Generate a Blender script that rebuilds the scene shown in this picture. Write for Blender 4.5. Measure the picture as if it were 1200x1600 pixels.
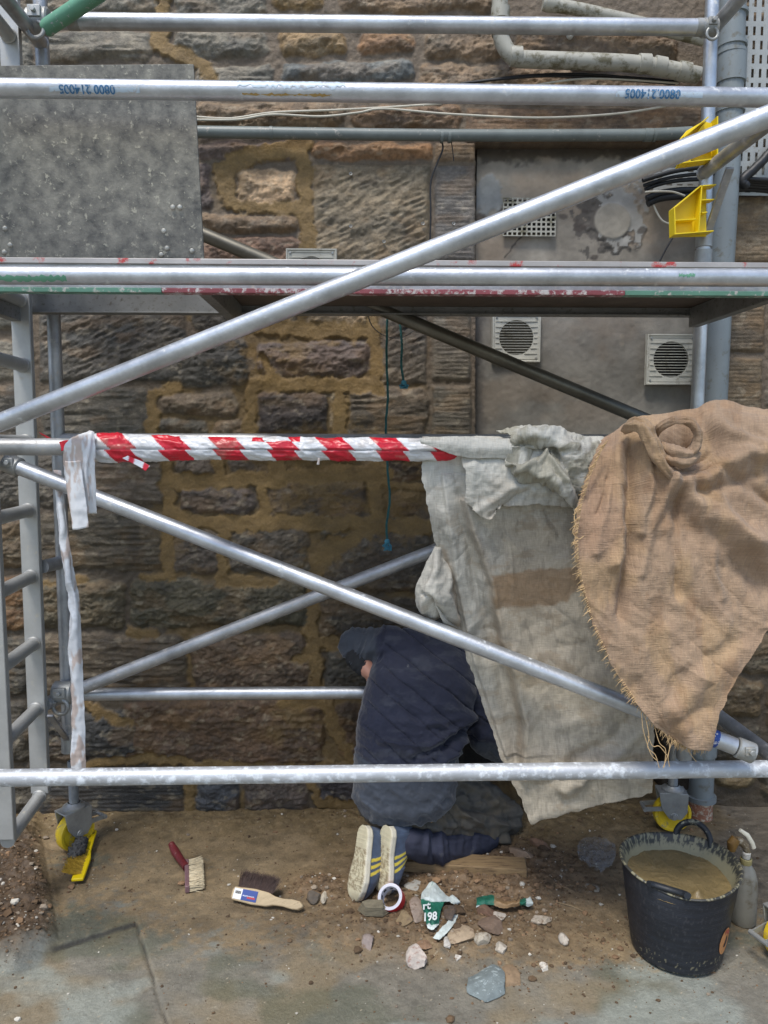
import bpy, bmesh, math, random
import numpy as np
from mathutils import Vector, Matrix
random.seed(7)
R = math.radians
for o in list(bpy.data.objects): bpy.data.objects.remove(o)
SC = bpy.context.scene
COL = SC.collection
# ------------------------------------------------------------------ camera, sky, sun, exposure
F = 1180.0; PITCH = R(5.5); YAW = R(1.7); CAMH = 1.62
cam = bpy.data.objects.new('camera', bpy.data.cameras.new('camera')); COL.objects.link(cam)
cam.location = (0, 0, CAMH); cam.rotation_euler = (math.pi/2-PITCH, 0, -YAW)
cam.data.sensor_fit = 'HORIZONTAL'; cam.data.sensor_width = 36; cam.data.lens = 36*F/1200
cam.data.clip_start = .05; cam.data.clip_end = 500
SC.camera = cam
W_ = bpy.data.worlds.new('World'); SC.world = W_; W_.use_nodes = True
nt = W_.node_tree; bg = nt.nodes['Background']
sky = nt.nodes.new('ShaderNodeTexSky'); sky.sky_type = 'NISHITA'; sky.sun_disc = False
SUN_EL, SUN_AZ = R(63), R(206)      # azimuth measured clockwise from +Y (north)
sky.sun_elevation = SUN_EL; sky.sun_rotation = SUN_AZ; sky.air_density = 1.0; sky.dust_density = 1.6; sky.ozone_density = 1.0
nt.links.new(sky.outputs[0], bg.inputs[0]); bg.inputs[1].default_value = .105
sl = bpy.data.lights.new('sun', 'SUN'); sl.energy = 1.5; sl.angle = R(16); sl.color = (1, .96, .90)
so = bpy.data.objects.new('sun', sl); COL.objects.link(so)
sd = Vector((math.sin(SUN_AZ)*math.cos(SUN_EL), math.cos(SUN_AZ)*math.cos(SUN_EL), math.sin(SUN_EL)))
so.rotation_euler = sd.to_track_quat('Z', 'Y').to_euler()
SC.view_settings.view_transform = 'Standard'; SC.view_settings.look = 'None'
SC.view_settings.exposure = 0.95; SC.view_settings.gamma = 1
# ------------------------------------------------------------------ where a sight line meets the place
fw = np.array([math.sin(YAW)*math.cos(PITCH), math.cos(YAW)*math.cos(PITCH), -math.sin(PITCH)])
rt = np.array([math.cos(YAW), -math.sin(YAW), 0.]); up = np.cross(rt, fw); C0 = np.array([0, 0, CAMH])
def P(px, py, d):
    v = fw + rt*(px-600)/F + up*(800-py)/F
    return Vector(C0 + v*(d/v[1]))
def PG(px, py, h=0):
    v = fw + rt*(px-600)/F + up*(800-py)/F
    return Vector(C0 + v*((h-CAMH)/v[2]))
def PX(X, Y, Z):
    x = X; y = Y; z = Z-CAMH
    dep = x*fw[0]+y*fw[1]+z*fw[2]
    return 600+F*(x*rt[0]+y*rt[1])/dep, 800-F*(x*up[0]+y*up[1]+z*up[2])/dep
def srgb(r, g, b):
    f = lambda c: (c/255/12.92) if c/255 <= .04045 else ((c/255+.055)/1.055)**2.4
    return (f(r), f(g), f(b))
# ------------------------------------------------------------------ noise
_T = np.random.RandomState(3).rand(16, 256, 256)
def vn(x, y, s=0):
    T = _T[s % 16]; x = x+17.3*s; y = y-9.1*s
    xi = np.floor(x).astype(int); yi = np.floor(y).astype(int); fx = x-xi; fy = y-yi
    fx = fx*fx*(3-2*fx); fy = fy*fy*(3-2*fy)
    a = T[xi & 255, yi & 255]; b = T[(xi+1) & 255, yi & 255]; c = T[xi & 255, (yi+1) & 255]; d = T[(xi+1) & 255, (yi+1) & 255]
    return (a*(1-fx)+b*fx)*(1-fy)+(c*(1-fx)+d*fx)*fy
def fbm(x, y, o=4, s=0, g=.5):
    t = 0; a = 1; n = 0
    for i in range(o):
        t = t+a*vn(x*2**i, y*2**i, s+i); n += a; a *= g
    return t/n
def rdg(x, y, o=4, s=0, g=.5):
    t = 0; a = 1; n = 0
    for i in range(o):
        t = t+a*(1-np.abs(2*vn(x*2**i, y*2**i, s+i)-1)); n += a; a *= g
    return t/n
def sst(a, b, x):
    t = np.clip((x-a)/(b-a), 0, 1); return t*t*(3-2*t)
def seg_d(px, py, pts):
    D = np.full(np.shape(px), 1e9)
    for (x0, y0), (x1, y1) in zip(pts[:-1], pts[1:]):
        dx, dy = x1-x0, y1-y0; L = dx*dx+dy*dy+1e-9
        t = np.clip(((px-x0)*dx+(py-y0)*dy)/L, 0, 1)
        D = np.minimum(D, np.hypot(px-x0-t*dx, py-y0-t*dy))
    return D
def inpoly(px, py, poly):
    r = np.zeros(np.shape(px), bool); n = len(poly)
    for i in range(n):
        x0, y0 = poly[i]; x1, y1 = poly[(i+1) % n]
        c = (y0 > py) != (y1 > py)
        r ^= c & (px < (x1-x0)*(py-y0)/((y1-y0) if y1 != y0 else 1e-9)+x0)
    return r
def polyd(px, py, poly):      # signed distance, negative inside
    d = seg_d(px, py, list(poly)+[poly[0]])
    return np.where(inpoly(px, py, poly), -d, d)
# ------------------------------------------------------------------ materials
def M(name, col, rough=.6, metal=0., col2=None, var=.18, vs=9., bump=.15, bs=90., attr=False, vdet=6, speck=None, spk=(.62, .66), sps=60., stretch=None, spec=.5, sheen=0, alpha=1, trans=0, rvar=.0, bd=.004, wave=None, weave=None):
    m = bpy.data.materials.new(name); m.use_nodes = True; n = m.node_tree; N = n.nodes; L = n.links
    b = N['Principled BSDF']; b.inputs['Metallic'].default_value = metal; b.inputs['Roughness'].default_value = rough
    b.inputs['Specular IOR Level'].default_value = spec
    if sheen: b.inputs['Sheen Weight'].default_value = sheen
    if alpha < 1: b.inputs['Alpha'].default_value = alpha
    if trans: b.inputs['Transmission Weight'].default_value = trans
    tc = N.new('ShaderNodeTexCoord'); vec = tc.outputs['Object']
    if stretch:
        mp = N.new('ShaderNodeMapping'); mp.inputs['Scale'].default_value = stretch; L.new(vec, mp.inputs[0]); vec = mp.outputs[0]
    no = N.new('ShaderNodeTexNoise'); no.inputs['Scale'].default_value = vs; no.inputs['Detail'].default_value = vdet; no.inputs['Roughness'].default_value = .65
    L.new(vec, no.inputs['Vector'])
    ra = N.new('ShaderNodeValToRGB'); ra.color_ramp.elements[0].position = .32; ra.color_ramp.elements[1].position = .68
    c2 = col2 or tuple(min(1, c*(1+var)) for c in col); c1 = col if col2 else tuple(c*(1-var) for c in col)
    ra.color_ramp.elements[0].color = (*c1, 1); ra.color_ramp.elements[1].color = (*c2, 1)
    L.new(no.outputs[0], ra.inputs[0]); out = ra.outputs[0]
    if attr:
        at = N.new('ShaderNodeAttribute'); at.attribute_name = 'Col'
        mx = N.new('ShaderNodeMix'); mx.data_type = 'RGBA'; mx.blend_type = 'MULTIPLY'; mx.inputs['Factor'].default_value = 1
        L.new(at.outputs['Color'], mx.inputs['A']); L.new(out, mx.inputs['B']); out = mx.outputs['Result']
    wv = None
    if weave:      # threads running both ways: (across, along, colour depth, bump)
        tcu = N.new('ShaderNodeTexCoord'); hs = []
        for sx, sy in ((weave[0], weave[1]), (weave[1], weave[0])):
            mp = N.new('ShaderNodeMapping'); mp.inputs['Scale'].default_value = (sx, sy, 1); L.new(tcu.outputs['UV'], mp.inputs[0])
            w = N.new('ShaderNodeTexNoise'); w.inputs['Scale'].default_value = 1; w.inputs['Detail'].default_value = 3; L.new(mp.outputs[0], w.inputs['Vector']); hs.append(w.outputs[0])
        ad = N.new('ShaderNodeMath'); ad.operation = 'ADD'; L.new(hs[0], ad.inputs[0]); L.new(hs[1], ad.inputs[1]); wv = ad.outputs[0]
        mr = N.new('ShaderNodeMapRange'); mr.inputs[1].default_value = .75; mr.inputs[2].default_value = 1.25; mr.inputs[3].default_value = 1-weave[2]; mr.inputs[4].default_value = 1+weave[2]*.6; L.new(wv, mr.inputs[0])
        mx = N.new('ShaderNodeMix'); mx.data_type = 'RGBA'; mx.blend_type = 'MULTIPLY'; mx.inputs['Factor'].default_value = 1; L.new(out, mx.inputs['A']); L.new(mr.outputs[0], mx.inputs['B']); out = mx.outputs['Result']
    if speck:
        n2 = N.new('ShaderNodeTexNoise'); n2.inputs['Scale'].default_value = sps; n2.inputs['Detail'].default_value = 5; n2.inputs['Roughness'].default_value = .7
        L.new(vec, n2.inputs['Vector'])
        mr = N.new('ShaderNodeMapRange'); mr.inputs[1].default_value = spk[0]; mr.inputs[2].default_value = spk[1]; L.new(n2.outputs[0], mr.inputs[0])
        mx = N.new('ShaderNodeMix'); mx.data_type = 'RGBA'; L.new(mr.outputs[0], mx.inputs['Factor']); L.new(out, mx.inputs['A']); mx.inputs['B'].default_value = (*speck, 1)
        out = mx.outputs['Result']
        if metal:
            mm = N.new('ShaderNodeMath'); mm.operation = 'MULTIPLY_ADD'; L.new(mr.outputs[0], mm.inputs[0]); mm.inputs[1].default_value = -metal*.9; mm.inputs[2].default_value = metal
            L.new(mm.outputs[0], b.inputs['Metallic'])
            m3 = N.new('ShaderNodeMath'); m3.operation = 'MULTIPLY_ADD'; L.new(mr.outputs[0], m3.inputs[0]); m3.inputs[1].default_value = .8-rough; m3.inputs[2].default_value = rough
            L.new(m3.outputs[0], b.inputs['Roughness'])
    L.new(out, b.inputs['Base Color'])
    if bump:
        n3 = N.new('ShaderNodeTexNoise'); n3.inputs['Scale'].default_value = bs; n3.inputs['Detail'].default_value = 8; n3.inputs['Roughness'].default_value = .7
        L.new(vec, n3.inputs['Vector']); bp = N.new('ShaderNodeBump'); bp.inputs['Strength'].default_value = bump; bp.inputs['Distance'].default_value = bd
        L.new(n3.outputs[0], bp.inputs['Height']); last = bp
        if wv is not None:
            b2 = N.new('ShaderNodeBump'); b2.inputs['Strength'].default_value = weave[3]; b2.inputs['Distance'].default_value = .003; L.new(wv, b2.inputs['Height']); L.new(bp.outputs[0], b2.inputs['Normal']); last = b2
        if wave:
            tcu = N.new('ShaderNodeTexCoord')
            for dirn in wave[1]:
                w = N.new('ShaderNodeTexWave'); w.wave_type = 'BANDS'; w.bands_direction = dirn; w.inputs['Scale'].default_value = wave[0]; w.inputs['Distortion'].default_value = 1.2; w.inputs['Detail'].default_value = 2
                L.new(tcu.outputs['UV'], w.inputs['Vector'])
                b2 = N.new('ShaderNodeBump'); b2.inputs['Strength'].default_value = wave[2]; b2.inputs['Distance'].default_value = .002
                L.new(w.outputs['Fac'], b2.inputs['Height']); L.new(last.outputs[0], b2.inputs['Normal']); last = b2
        L.new(last.outputs[0], b.inputs['Normal'])
    return m
# ------------------------------------------------------------------ mesh helpers
def tag(o, label=None, cat=None, group=None, kind=None):
    if label: o['label'] = label
    if cat: o['category'] = cat
    if group: o['group'] = group
    if kind: o['kind'] = kind
    return o
def thing(name, loc, label, cat, group=None):
    o = bpy.data.objects.new(name, None); COL.objects.link(o); o.location = loc; o.empty_display_size = .1
    return tag(o, label, cat, group)
def setp(o, parent):
    if parent is None: return
    o.parent = parent
    if parent.type == 'EMPTY': o.matrix_parent_inverse = Matrix.Translation(-Vector(parent.location))
def mk(name, V, Fc, mats, parent=None, smooth=True, col=None, mi=None, uv=None, autos=None, bevel=0, solid=0):
    me = bpy.data.meshes.new(name)
    V = np.asarray(V, dtype=np.float32)
    if isinstance(Fc, np.ndarray):
        nf, k = Fc.shape
        me.vertices.add(len(V)); me.vertices.foreach_set('co', V.ravel())
        me.loops.add(nf*k); me.loops.foreach_set('vertex_index', Fc.astype(np.int32).ravel())
        me.polygons.add(nf); me.polygons.foreach_set('loop_start', np.arange(0, nf*k, k, dtype=np.int32))
        me.update(calc_edges=True); me.validate()
    else:
        me.from_pydata([tuple(map(float, v)) for v in V], [], Fc); me.update()
    if not isinstance(mats, (list, tuple)): mats = [mats]
    for m in mats: me.materials.append(m)
    if mi is not None: me.polygons.foreach_set('material_index', np.asarray(mi, dtype=np.int32))
    if col is not None:
        a = me.attributes.new('Col', 'FLOAT_COLOR', 'POINT'); c = np.ones((len(V), 4), dtype=np.float32); c[:, :3] = col; a.data.foreach_set('color', c.ravel())
    if uv is not None:
        ul = me.uv_layers.new(name='UVMap'); li = np.zeros(len(me.loops), dtype=np.int32); me.loops.foreach_get('vertex_index', li)
        ul.data.foreach_set('uv', np.asarray(uv, dtype=np.float32)[li].ravel())
    me.polygons.foreach_set('use_smooth', [smooth]*len(me.polygons))
    o = bpy.data.objects.new(name, me); COL.objects.link(o); setp(o, parent)
    if autos is not None: me.set_sharp_from_angle(angle=R(autos))
    if solid: s = o.modifiers.new('s', 'SOLIDIFY'); s.thickness = solid; s.offset = 0
    if bevel: s = o.modifiers.new('b', 'BEVEL'); s.width = bevel; s.segments = 2; s.limit_method = 'ANGLE'; s.angle_limit = R(40)
    return o
def gridf(nu, nv, wrap=False):
    i, j = np.meshgrid(np.arange(nu-1), np.arange(nv-1 if not wrap else nv), indexing='ij')
    j2 = (j+1) % nv
    return np.stack([i*nv+j, i*nv+j2, (i+1)*nv+j2, (i+1)*nv+j], -1).reshape(-1, 4)
class MB:
    def __init__(s): s.v = []; s.f = []; s.m = []
    def add(s, V, Fc, mi=0):
        b = len(s.v); s.v += [tuple(map(float, v)) for v in V]; s.f += [tuple(int(i)+b for i in f) for f in Fc]; s.m += [mi]*len(Fc); return s
    def tube(s, pts, r, n=14, mi=0, caps=True, sq=1., upv=None):
        pts = [Vector(p) for p in pts]; k = len(pts); rr = r if isinstance(r, (list, tuple)) else [r]*k
        V = []; u = None
        for i, p in enumerate(pts):
            t = (pts[min(i+1, k-1)]-pts[max(i-1, 0)]).normalized()
            if u is None:
                a = Vector(upv) if upv else (Vector((0, 0, 1)) if abs(t.z) < .9 else Vector((1, 0, 0)))
                u = (a-t*a.dot(t)).normalized()
            else: u = (u-t*u.dot(t)).normalized()
            w = t.cross(u)
            for q in range(n):
                a = 2*math.pi*q/n; V.append(p+(u*math.cos(a)*sq+w*math.sin(a))*rr[i])
        Fc = [tuple(map(int, f)) for f in gridf(k, n, True)]
        if caps: Fc += [tuple(range(n)), tuple(range((k-1)*n, k*n))[::-1]]
        return s.add(V, Fc, mi)
    def box(s, c, size, rot=None, mi=0):
        c = Vector(c); hx, hy, hz = [a/2 for a in size]; rot = rot or Matrix.Identity(3)
        V = [c+rot @ Vector((x*hx, y*hy, z*hz)) for x in (-1, 1) for y in (-1, 1) for z in (-1, 1)]
        return s.add(V, [(0, 1, 3, 2), (4, 6, 7, 5), (0, 4, 5, 1), (2, 3, 7, 6), (0, 2, 6, 4), (1, 5, 7, 3)], mi)
    def beam(s, a, b, w, h, upv=(0, 0, 1), mi=0):   # box from a to b
        a = Vector(a); b = Vector(b); t = b-a; x = t.normalized(); u = Vector(upv); z = (u-x*u.dot(x)).normalized(); y = z.cross(x)
        return s.box((a+b)/2, (t.length, w, h), Matrix((x, y, z)).transposed(), mi)
    def lathe(s, prof, c, n=32, rot=None, mi=0, sx=1, closed=False):
        rot = rot or Matrix.Identity(3); c = Vector(c)
        V = [c+rot @ Vector((r*math.cos(2*math.pi*q/n)*sx, r*math.sin(2*math.pi*q/n), z)) for r, z in prof for q in range(n)]
        Fc = [tuple(map(int, f)) for f in gridf(len(prof), n, True)]
        if closed: Fc += [tuple(range(n))[::-1], tuple(range((len(prof)-1)*n, len(prof)*n))]
        return s.add(V, Fc, mi)
    def prism(s, poly, fn, t0, t1, mi=0):   # poly of (u,v); fn(u,v,t)->point
        n = len(poly); V = [fn(u, v, t0) for u, v in poly]+[fn(u, v, t1) for u, v in poly]
        return s.add(V, [tuple(range(n))[::-1], tuple(range(n, 2*n))]+[(i, (i+1) % n, n+(i+1) % n, n+i) for i in range(n)], mi)
    def build(s, name, mats, parent=None, smooth=True, autos=35, bevel=0, **k):
        o = mk(name, s.v, s.f, mats, parent, smooth, mi=s.m, autos=autos, bevel=bevel, **k)
        bm = bmesh.new(); bm.from_mesh(o.data); bmesh.ops.recalc_face_normals(bm, faces=bm.faces); bm.to_mesh(o.data); bm.free()
        o.data.set_sharp_from_angle(angle=R(autos)); return o
def rotm(x, z):  # frame with local x and z given
    x = Vector(x).normalized(); z = Vector(z); z = (z-x*z.dot(x)).normalized(); y = z.cross(x)
    return Matrix((x, y, z)).transposed()
def text2d(s, size=1, bold=.0):
    cu = bpy.data.curves.new('t', 'FONT'); cu.body = s; cu.size = size; cu.offset = bold; cu.resolution_u = 3
    ob = bpy.data.objects.new('t', cu); COL.objects.link(ob); dg = bpy.context.evaluated_depsgraph_get()
    me = bpy.data.meshes.new_from_object(ob.evaluated_get(dg)); V = [(v.co.x, v.co.y) for v in me.vertices]; Fc = [tuple(p.vertices) for p in me.polygons]
    bpy.data.objects.remove(ob); bpy.data.meshes.remove(me); return V, Fc
# ------------------------------------------------------------------ shared materials
ALU = M('aluminium', (.52, .545, .57), .40, .78, var=.26, vs=9, vdet=10, bump=.32, bs=70, speck=(.62, .64, .64), spk=(.61, .69), sps=34, bd=.003)
ALUD = M('aluminium_dull', (.40, .41, .42), .46, .65, var=.3, vs=9, vdet=10, bump=.3, bs=80, speck=(.48, .46, .42), spk=(.57, .66), sps=30, bd=.003)
ALUDK = M('aluminium_dark_worn', (.17, .16, .13), .45, .7, var=.25, vs=7, bump=.1, bs=120, bd=.002)
ALUP = M('aluminium_plastered', (.50, .52, .54), .5, .5, var=.15, vs=6, bump=.35, bs=60, speck=(.68, .72, .75), spk=(.50, .62), sps=34, bd=.004)
STEEL = M('galvanised_steel', (.36, .37, .36), .5, .6, var=.22, vs=14, bump=.1, bs=120, speck=(.4, .36, .28), spk=(.58, .7), sps=30, bd=.002)
YEL = M('yellow_plastic', srgb(232, 204, 20), .45, var=.06, vs=10, bump=.08, speck=(.30, .26, .12), spk=(.68, .76), sps=45)
YELW = M('yellow_wheel', srgb(222, 190, 40), .5, var=.1, vs=20, bump=.1, speck=(.33, .27, .15), spk=(.56, .68), sps=40)
GREEN = M('green_paint', srgb(104, 158, 130), .5, var=.1, bump=.1, speck=(.5, .5, .5), spk=(.62, .66), sps=50)
REDP = M('red_paint', srgb(190, 60, 75), .5, var=.15, bump=.1, speck=(.6, .6, .6), spk=(.58, .62), sps=60)
REDW = M('worn_red_white_edge', (.42, .40, .38), .5, .3, var=.12, bump=.1, speck=srgb(180, 70, 70), spk=(.56, .64), sps=14)
BLUEP = M('blue_paint', srgb(40, 75, 150), .5, var=.2, bump=.1, speck=(.6, .6, .62), spk=(.56, .6), sps=80)
BLK = M('black_rubber', (.012, .013, .015), .5, var=.3, bump=.1)
DARKV = M('painted_hole_shade', (.006, .006, .006), .9, bump=0)  # near-black colour stands in for the shade inside openings
BEIGE = M('beige_plastic', srgb(186, 184, 172), .5, var=.1, vs=12, bump=.08, speck=srgb(120, 110, 85), spk=(.56, .7), sps=14)
PIPEB = M('dirty_white_pipe', srgb(166, 164, 152), .5, var=.1, vs=10, bump=.1, speck=srgb(105, 100, 78), spk=(.50, .62), sps=16)
PIPEG = M('grey_pipe', srgb(128, 136, 138), .45, var=.1, vs=5, bump=.08, speck=srgb(110, 108, 98), spk=(.56, .7), sps=26)
CONDG = M('grey_conduit', srgb(110, 118, 116), .45, var=.18, vs=8, bump=.08, speck=srgb(160, 158, 150), spk=(.6, .68), sps=26)
CABW = M('white_cable', srgb(190, 186, 172), .5, var=.12, vs=20, bump=0)
ROPE = M('green_blue_rope', srgb(40, 92, 92), .8, var=.3, vs=60, bump=.5, bs=400)
ROPEB = M('blue_rope', srgb(75, 140, 160), .8, var=.3, vs=60, bump=.5, bs=400)
# ------------------------------------------------------------------ the stone wall
WY = 3.15
wall = thing('stone_wall', (0, WY, 0), 'old rubble sandstone wall with fresh ochre mortar joints behind the scaffold', 'wall')
# x0,y0,x1,y1,kind,(sRGB)   kinds: r rock faced, d pecked diagonally, t tooled in lines, f furrowed
GY, BR, DK, PU, CR, BL, OR = (128, 124, 114), (132, 114, 94), (84, 80, 74), (108, 96, 92), (172, 152, 124), (108, 114, 116), (142, 112, 84)
ST = [(60,-60,248,22,'d',GY),(268,-60,416,34,'r',GY),(424,-60,508,20,'r',(150,124,84)),(530,-60,768,22,'r',BR),(60,46,236,98,'f',GY),(266,44,422,92,'r',GY),(432,46,544,88,'r',(146,124,92)),(556,48,652,86,'r',OR),
(662,46,790,96,'r',BR),(800,44,1064,112,'r',(116,98,78)),(300,102,428,150,'f',GY),(438,94,648,130,'r',BL),(654,98,900,164,'r',BR),(300,158,542,204,'r',BR),(548,164,722,206,'r',(124,102,82)),(726,168,1100,224,'t',(126,104,84)),
(905,118,1100,162,'r',BR),(308,222,462,248,'r',PU),(490,220,674,252,'r',OR),(678,222,744,254,'t',BR),(372,262,466,322,'r',(196,170,140)),(333,274,352,286,'r',CR),(338,294,356,316,'r',CR),(300,252,332,332,'r',PU),(488,256,673,418,'d',(136,124,104)),
(677,258,744,410,'t',(118,114,110)),(300,333,472,366,'r',BR),(300,368,472,414,'r',(132,108,92)),(60,484,292,598,'d',(88,86,82)),(296,478,392,522,'r',DK),(404,470,464,508,'r',CR),(476,474,584,514,'r',CR),(268,528,392,606,'r',(76,76,74)),(402,532,580,590,'r',PU),
(60,604,234,702,'f',(96,92,84)),(248,612,374,650,'r',(112,100,86)),(246,653,324,680,'r',(100,96,88)),(328,650,386,694,'r',(120,104,86)),(400,610,516,680,'r',(82,74,72)),(516,612,526,672,'r',CR),(594,420,669,602,'d',(106,98,88)),(673,414,737,596,'t',(110,104,94)),
(542,604,669,694,'f',(96,86,74)),(673,601,738,1240,'t',(100,94,84)),(100,710,262,792,'f',(106,98,90)),(272,708,336,748,'r',(104,96,90)),(353,706,424,740,'r',(104,96,90)),(444,700,570,722,'r',(96,84,66)),(276,758,400,808,'r',(102,92,88)),(420,744,574,812,'r',(100,86,72)),
(604,706,668,752,'r',(80,66,56)),(612,760,660,812,'r',(98,80,58)),(60,798,256,892,'f',(92,84,72)),(268,828,343,898,'r',(92,84,78)),(354,822,484,898,'r',(88,82,76)),(496,822,532,852,'r',(84,78,66)),(502,832,669,924,'r',(90,82,74)),
(60,904,196,984,'r',(96,88,72)),(200,902,484,980,'r',(84,80,66)),(60,988,292,1088,'f',(92,82,70)),(296,986,482,1088,'r',(100,84,70)),(498,930,669,998,'r',(80,72,62)),(506,1012,640,1084,'r',(84,80,74)),(60,1110,232,1190,'r',(64,64,66)),(190,1092,508,1196,'r',(96,78,64)),
(524,1096,660,1190,'r',(84,66,50)),(60,1206,290,1278,'t',(62,62,64)),(303,1206,376,1272,'r',(70,74,84)),(380,1206,488,1270,'r',(90,82,80)),(494,1206,669,1262,'r',(70,66,72)),(560,1196,669,1204,'r',DK),
(1112,300,1300,412,'t',(120,106,86)),(1112,416,1196,552,'t',(112,98,80)),(1112,558,1192,700,'t',(104,92,74)),(1200,416,1300,548,'r',BR),(1196,560,1300,700,'r',(110,104,94)),(1108,120,1300,294,'t',(116,104,86)),(1106,-60,1300,112,'r',BR),
(1108,708,1300,800,'r',DK),(1108,808,1300,900,'r',DK),(1108,905,1300,985,'r',(96,88,74)),(1108,992,1300,1052,'r',(108,98,84)),(1108,1058,1190,1120,'r',(100,86,66)),(1195,1062,1300,1140,'r',(92,80,64)),(1108,1128,1188,1190,'r',(84,76,64)),(1108,1196,1180,1232,'r',(120,108,84)),(1180,1200,1300,1246,'r',(96,92,82)),
(-300,-60,52,40,'r',GY),(-300,48,52,140,'r',GY),(-300,148,290,226,'r',BR),(-300,232,120,330,'r',GY),(130,232,294,330,'r',BR),(-300,338,294,412,'r',BR),(-300,420,50,520,'f',GY),(60,420,290,480,'r',(110,100,88)),(300,420,400,470,'r',BR),(408,424,590,466,'r',BR),
(-300,530,52,596,'f',GY),(-300,604,52,702,'f',DK),(-300,708,92,792,'r',(100,94,86)),(-300,800,52,890,'r',(104,90,72)),(-300,900,52,984,'r',(124,96,70)),(-300,992,52,1085,'r',DK),(-300,1094,52,1190,'r',DK),(-300,1200,52,1280,'r',DK)]
OC = [([(258,-60),(257,20),(256,45),(243,64),(258,78),(296,90),(322,104),(330,130)],11),([(345,264),(400,242),(455,234),(476,218)],13),([(466,232),(477,262),(480,410)],11),([(343,264),(352,300),(368,324),(470,330)],9),([(361,262),(364,322)],6),
([(395,508),(440,512),(584,520)],12),([(584,500),(590,610)],9),([(410,560),(436,600)],7),([(395,603),(592,601)],11),([(532,606),(530,700)],9),([(392,606),(392,705)],9),([(240,614),(239,705)],8),([(240,612),(280,604)],6),([(469,470),(470,512)],7),
([(265,700),(264,900)],9),([(262,752),(420,748),(600,738)],12),([(344,706),(346,750)],9),([(434,706),(432,750)],11),([(410,752),(412,820)],9),([(272,800),(300,816),(500,817),(668,822)],12),([(348,822),(347,906),(424,908)],7),([(220,902),(264,899)],5),
([(522,842),(496,872),(489,930),(486,994)],10),([(586,826),(540,850),(500,880)],9),([(588,730),(590,820)],12),([(600,756),(668,762)],6),([(205,986),(242,992)],8),([(489,990),(494,1075)],10),([(490,1006),(600,1004)],9),([(468,1030),(496,1008)],8),
([(440,1098),(500,1096),(514,1112),(524,1144),(556,1196)],9),([(132,1098),(165,1116),(200,1130)],8),([(130,1194),(235,1182),(330,1196),(560,1200)],7),([(296,1200),(298,1275)],7),([(484,1205),(496,1250),(570,1260)],7),([(76,912),(134,906)],5),([(140,1278),(560,1276)],6),([(636,1000),(668,1004)],6)]
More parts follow.
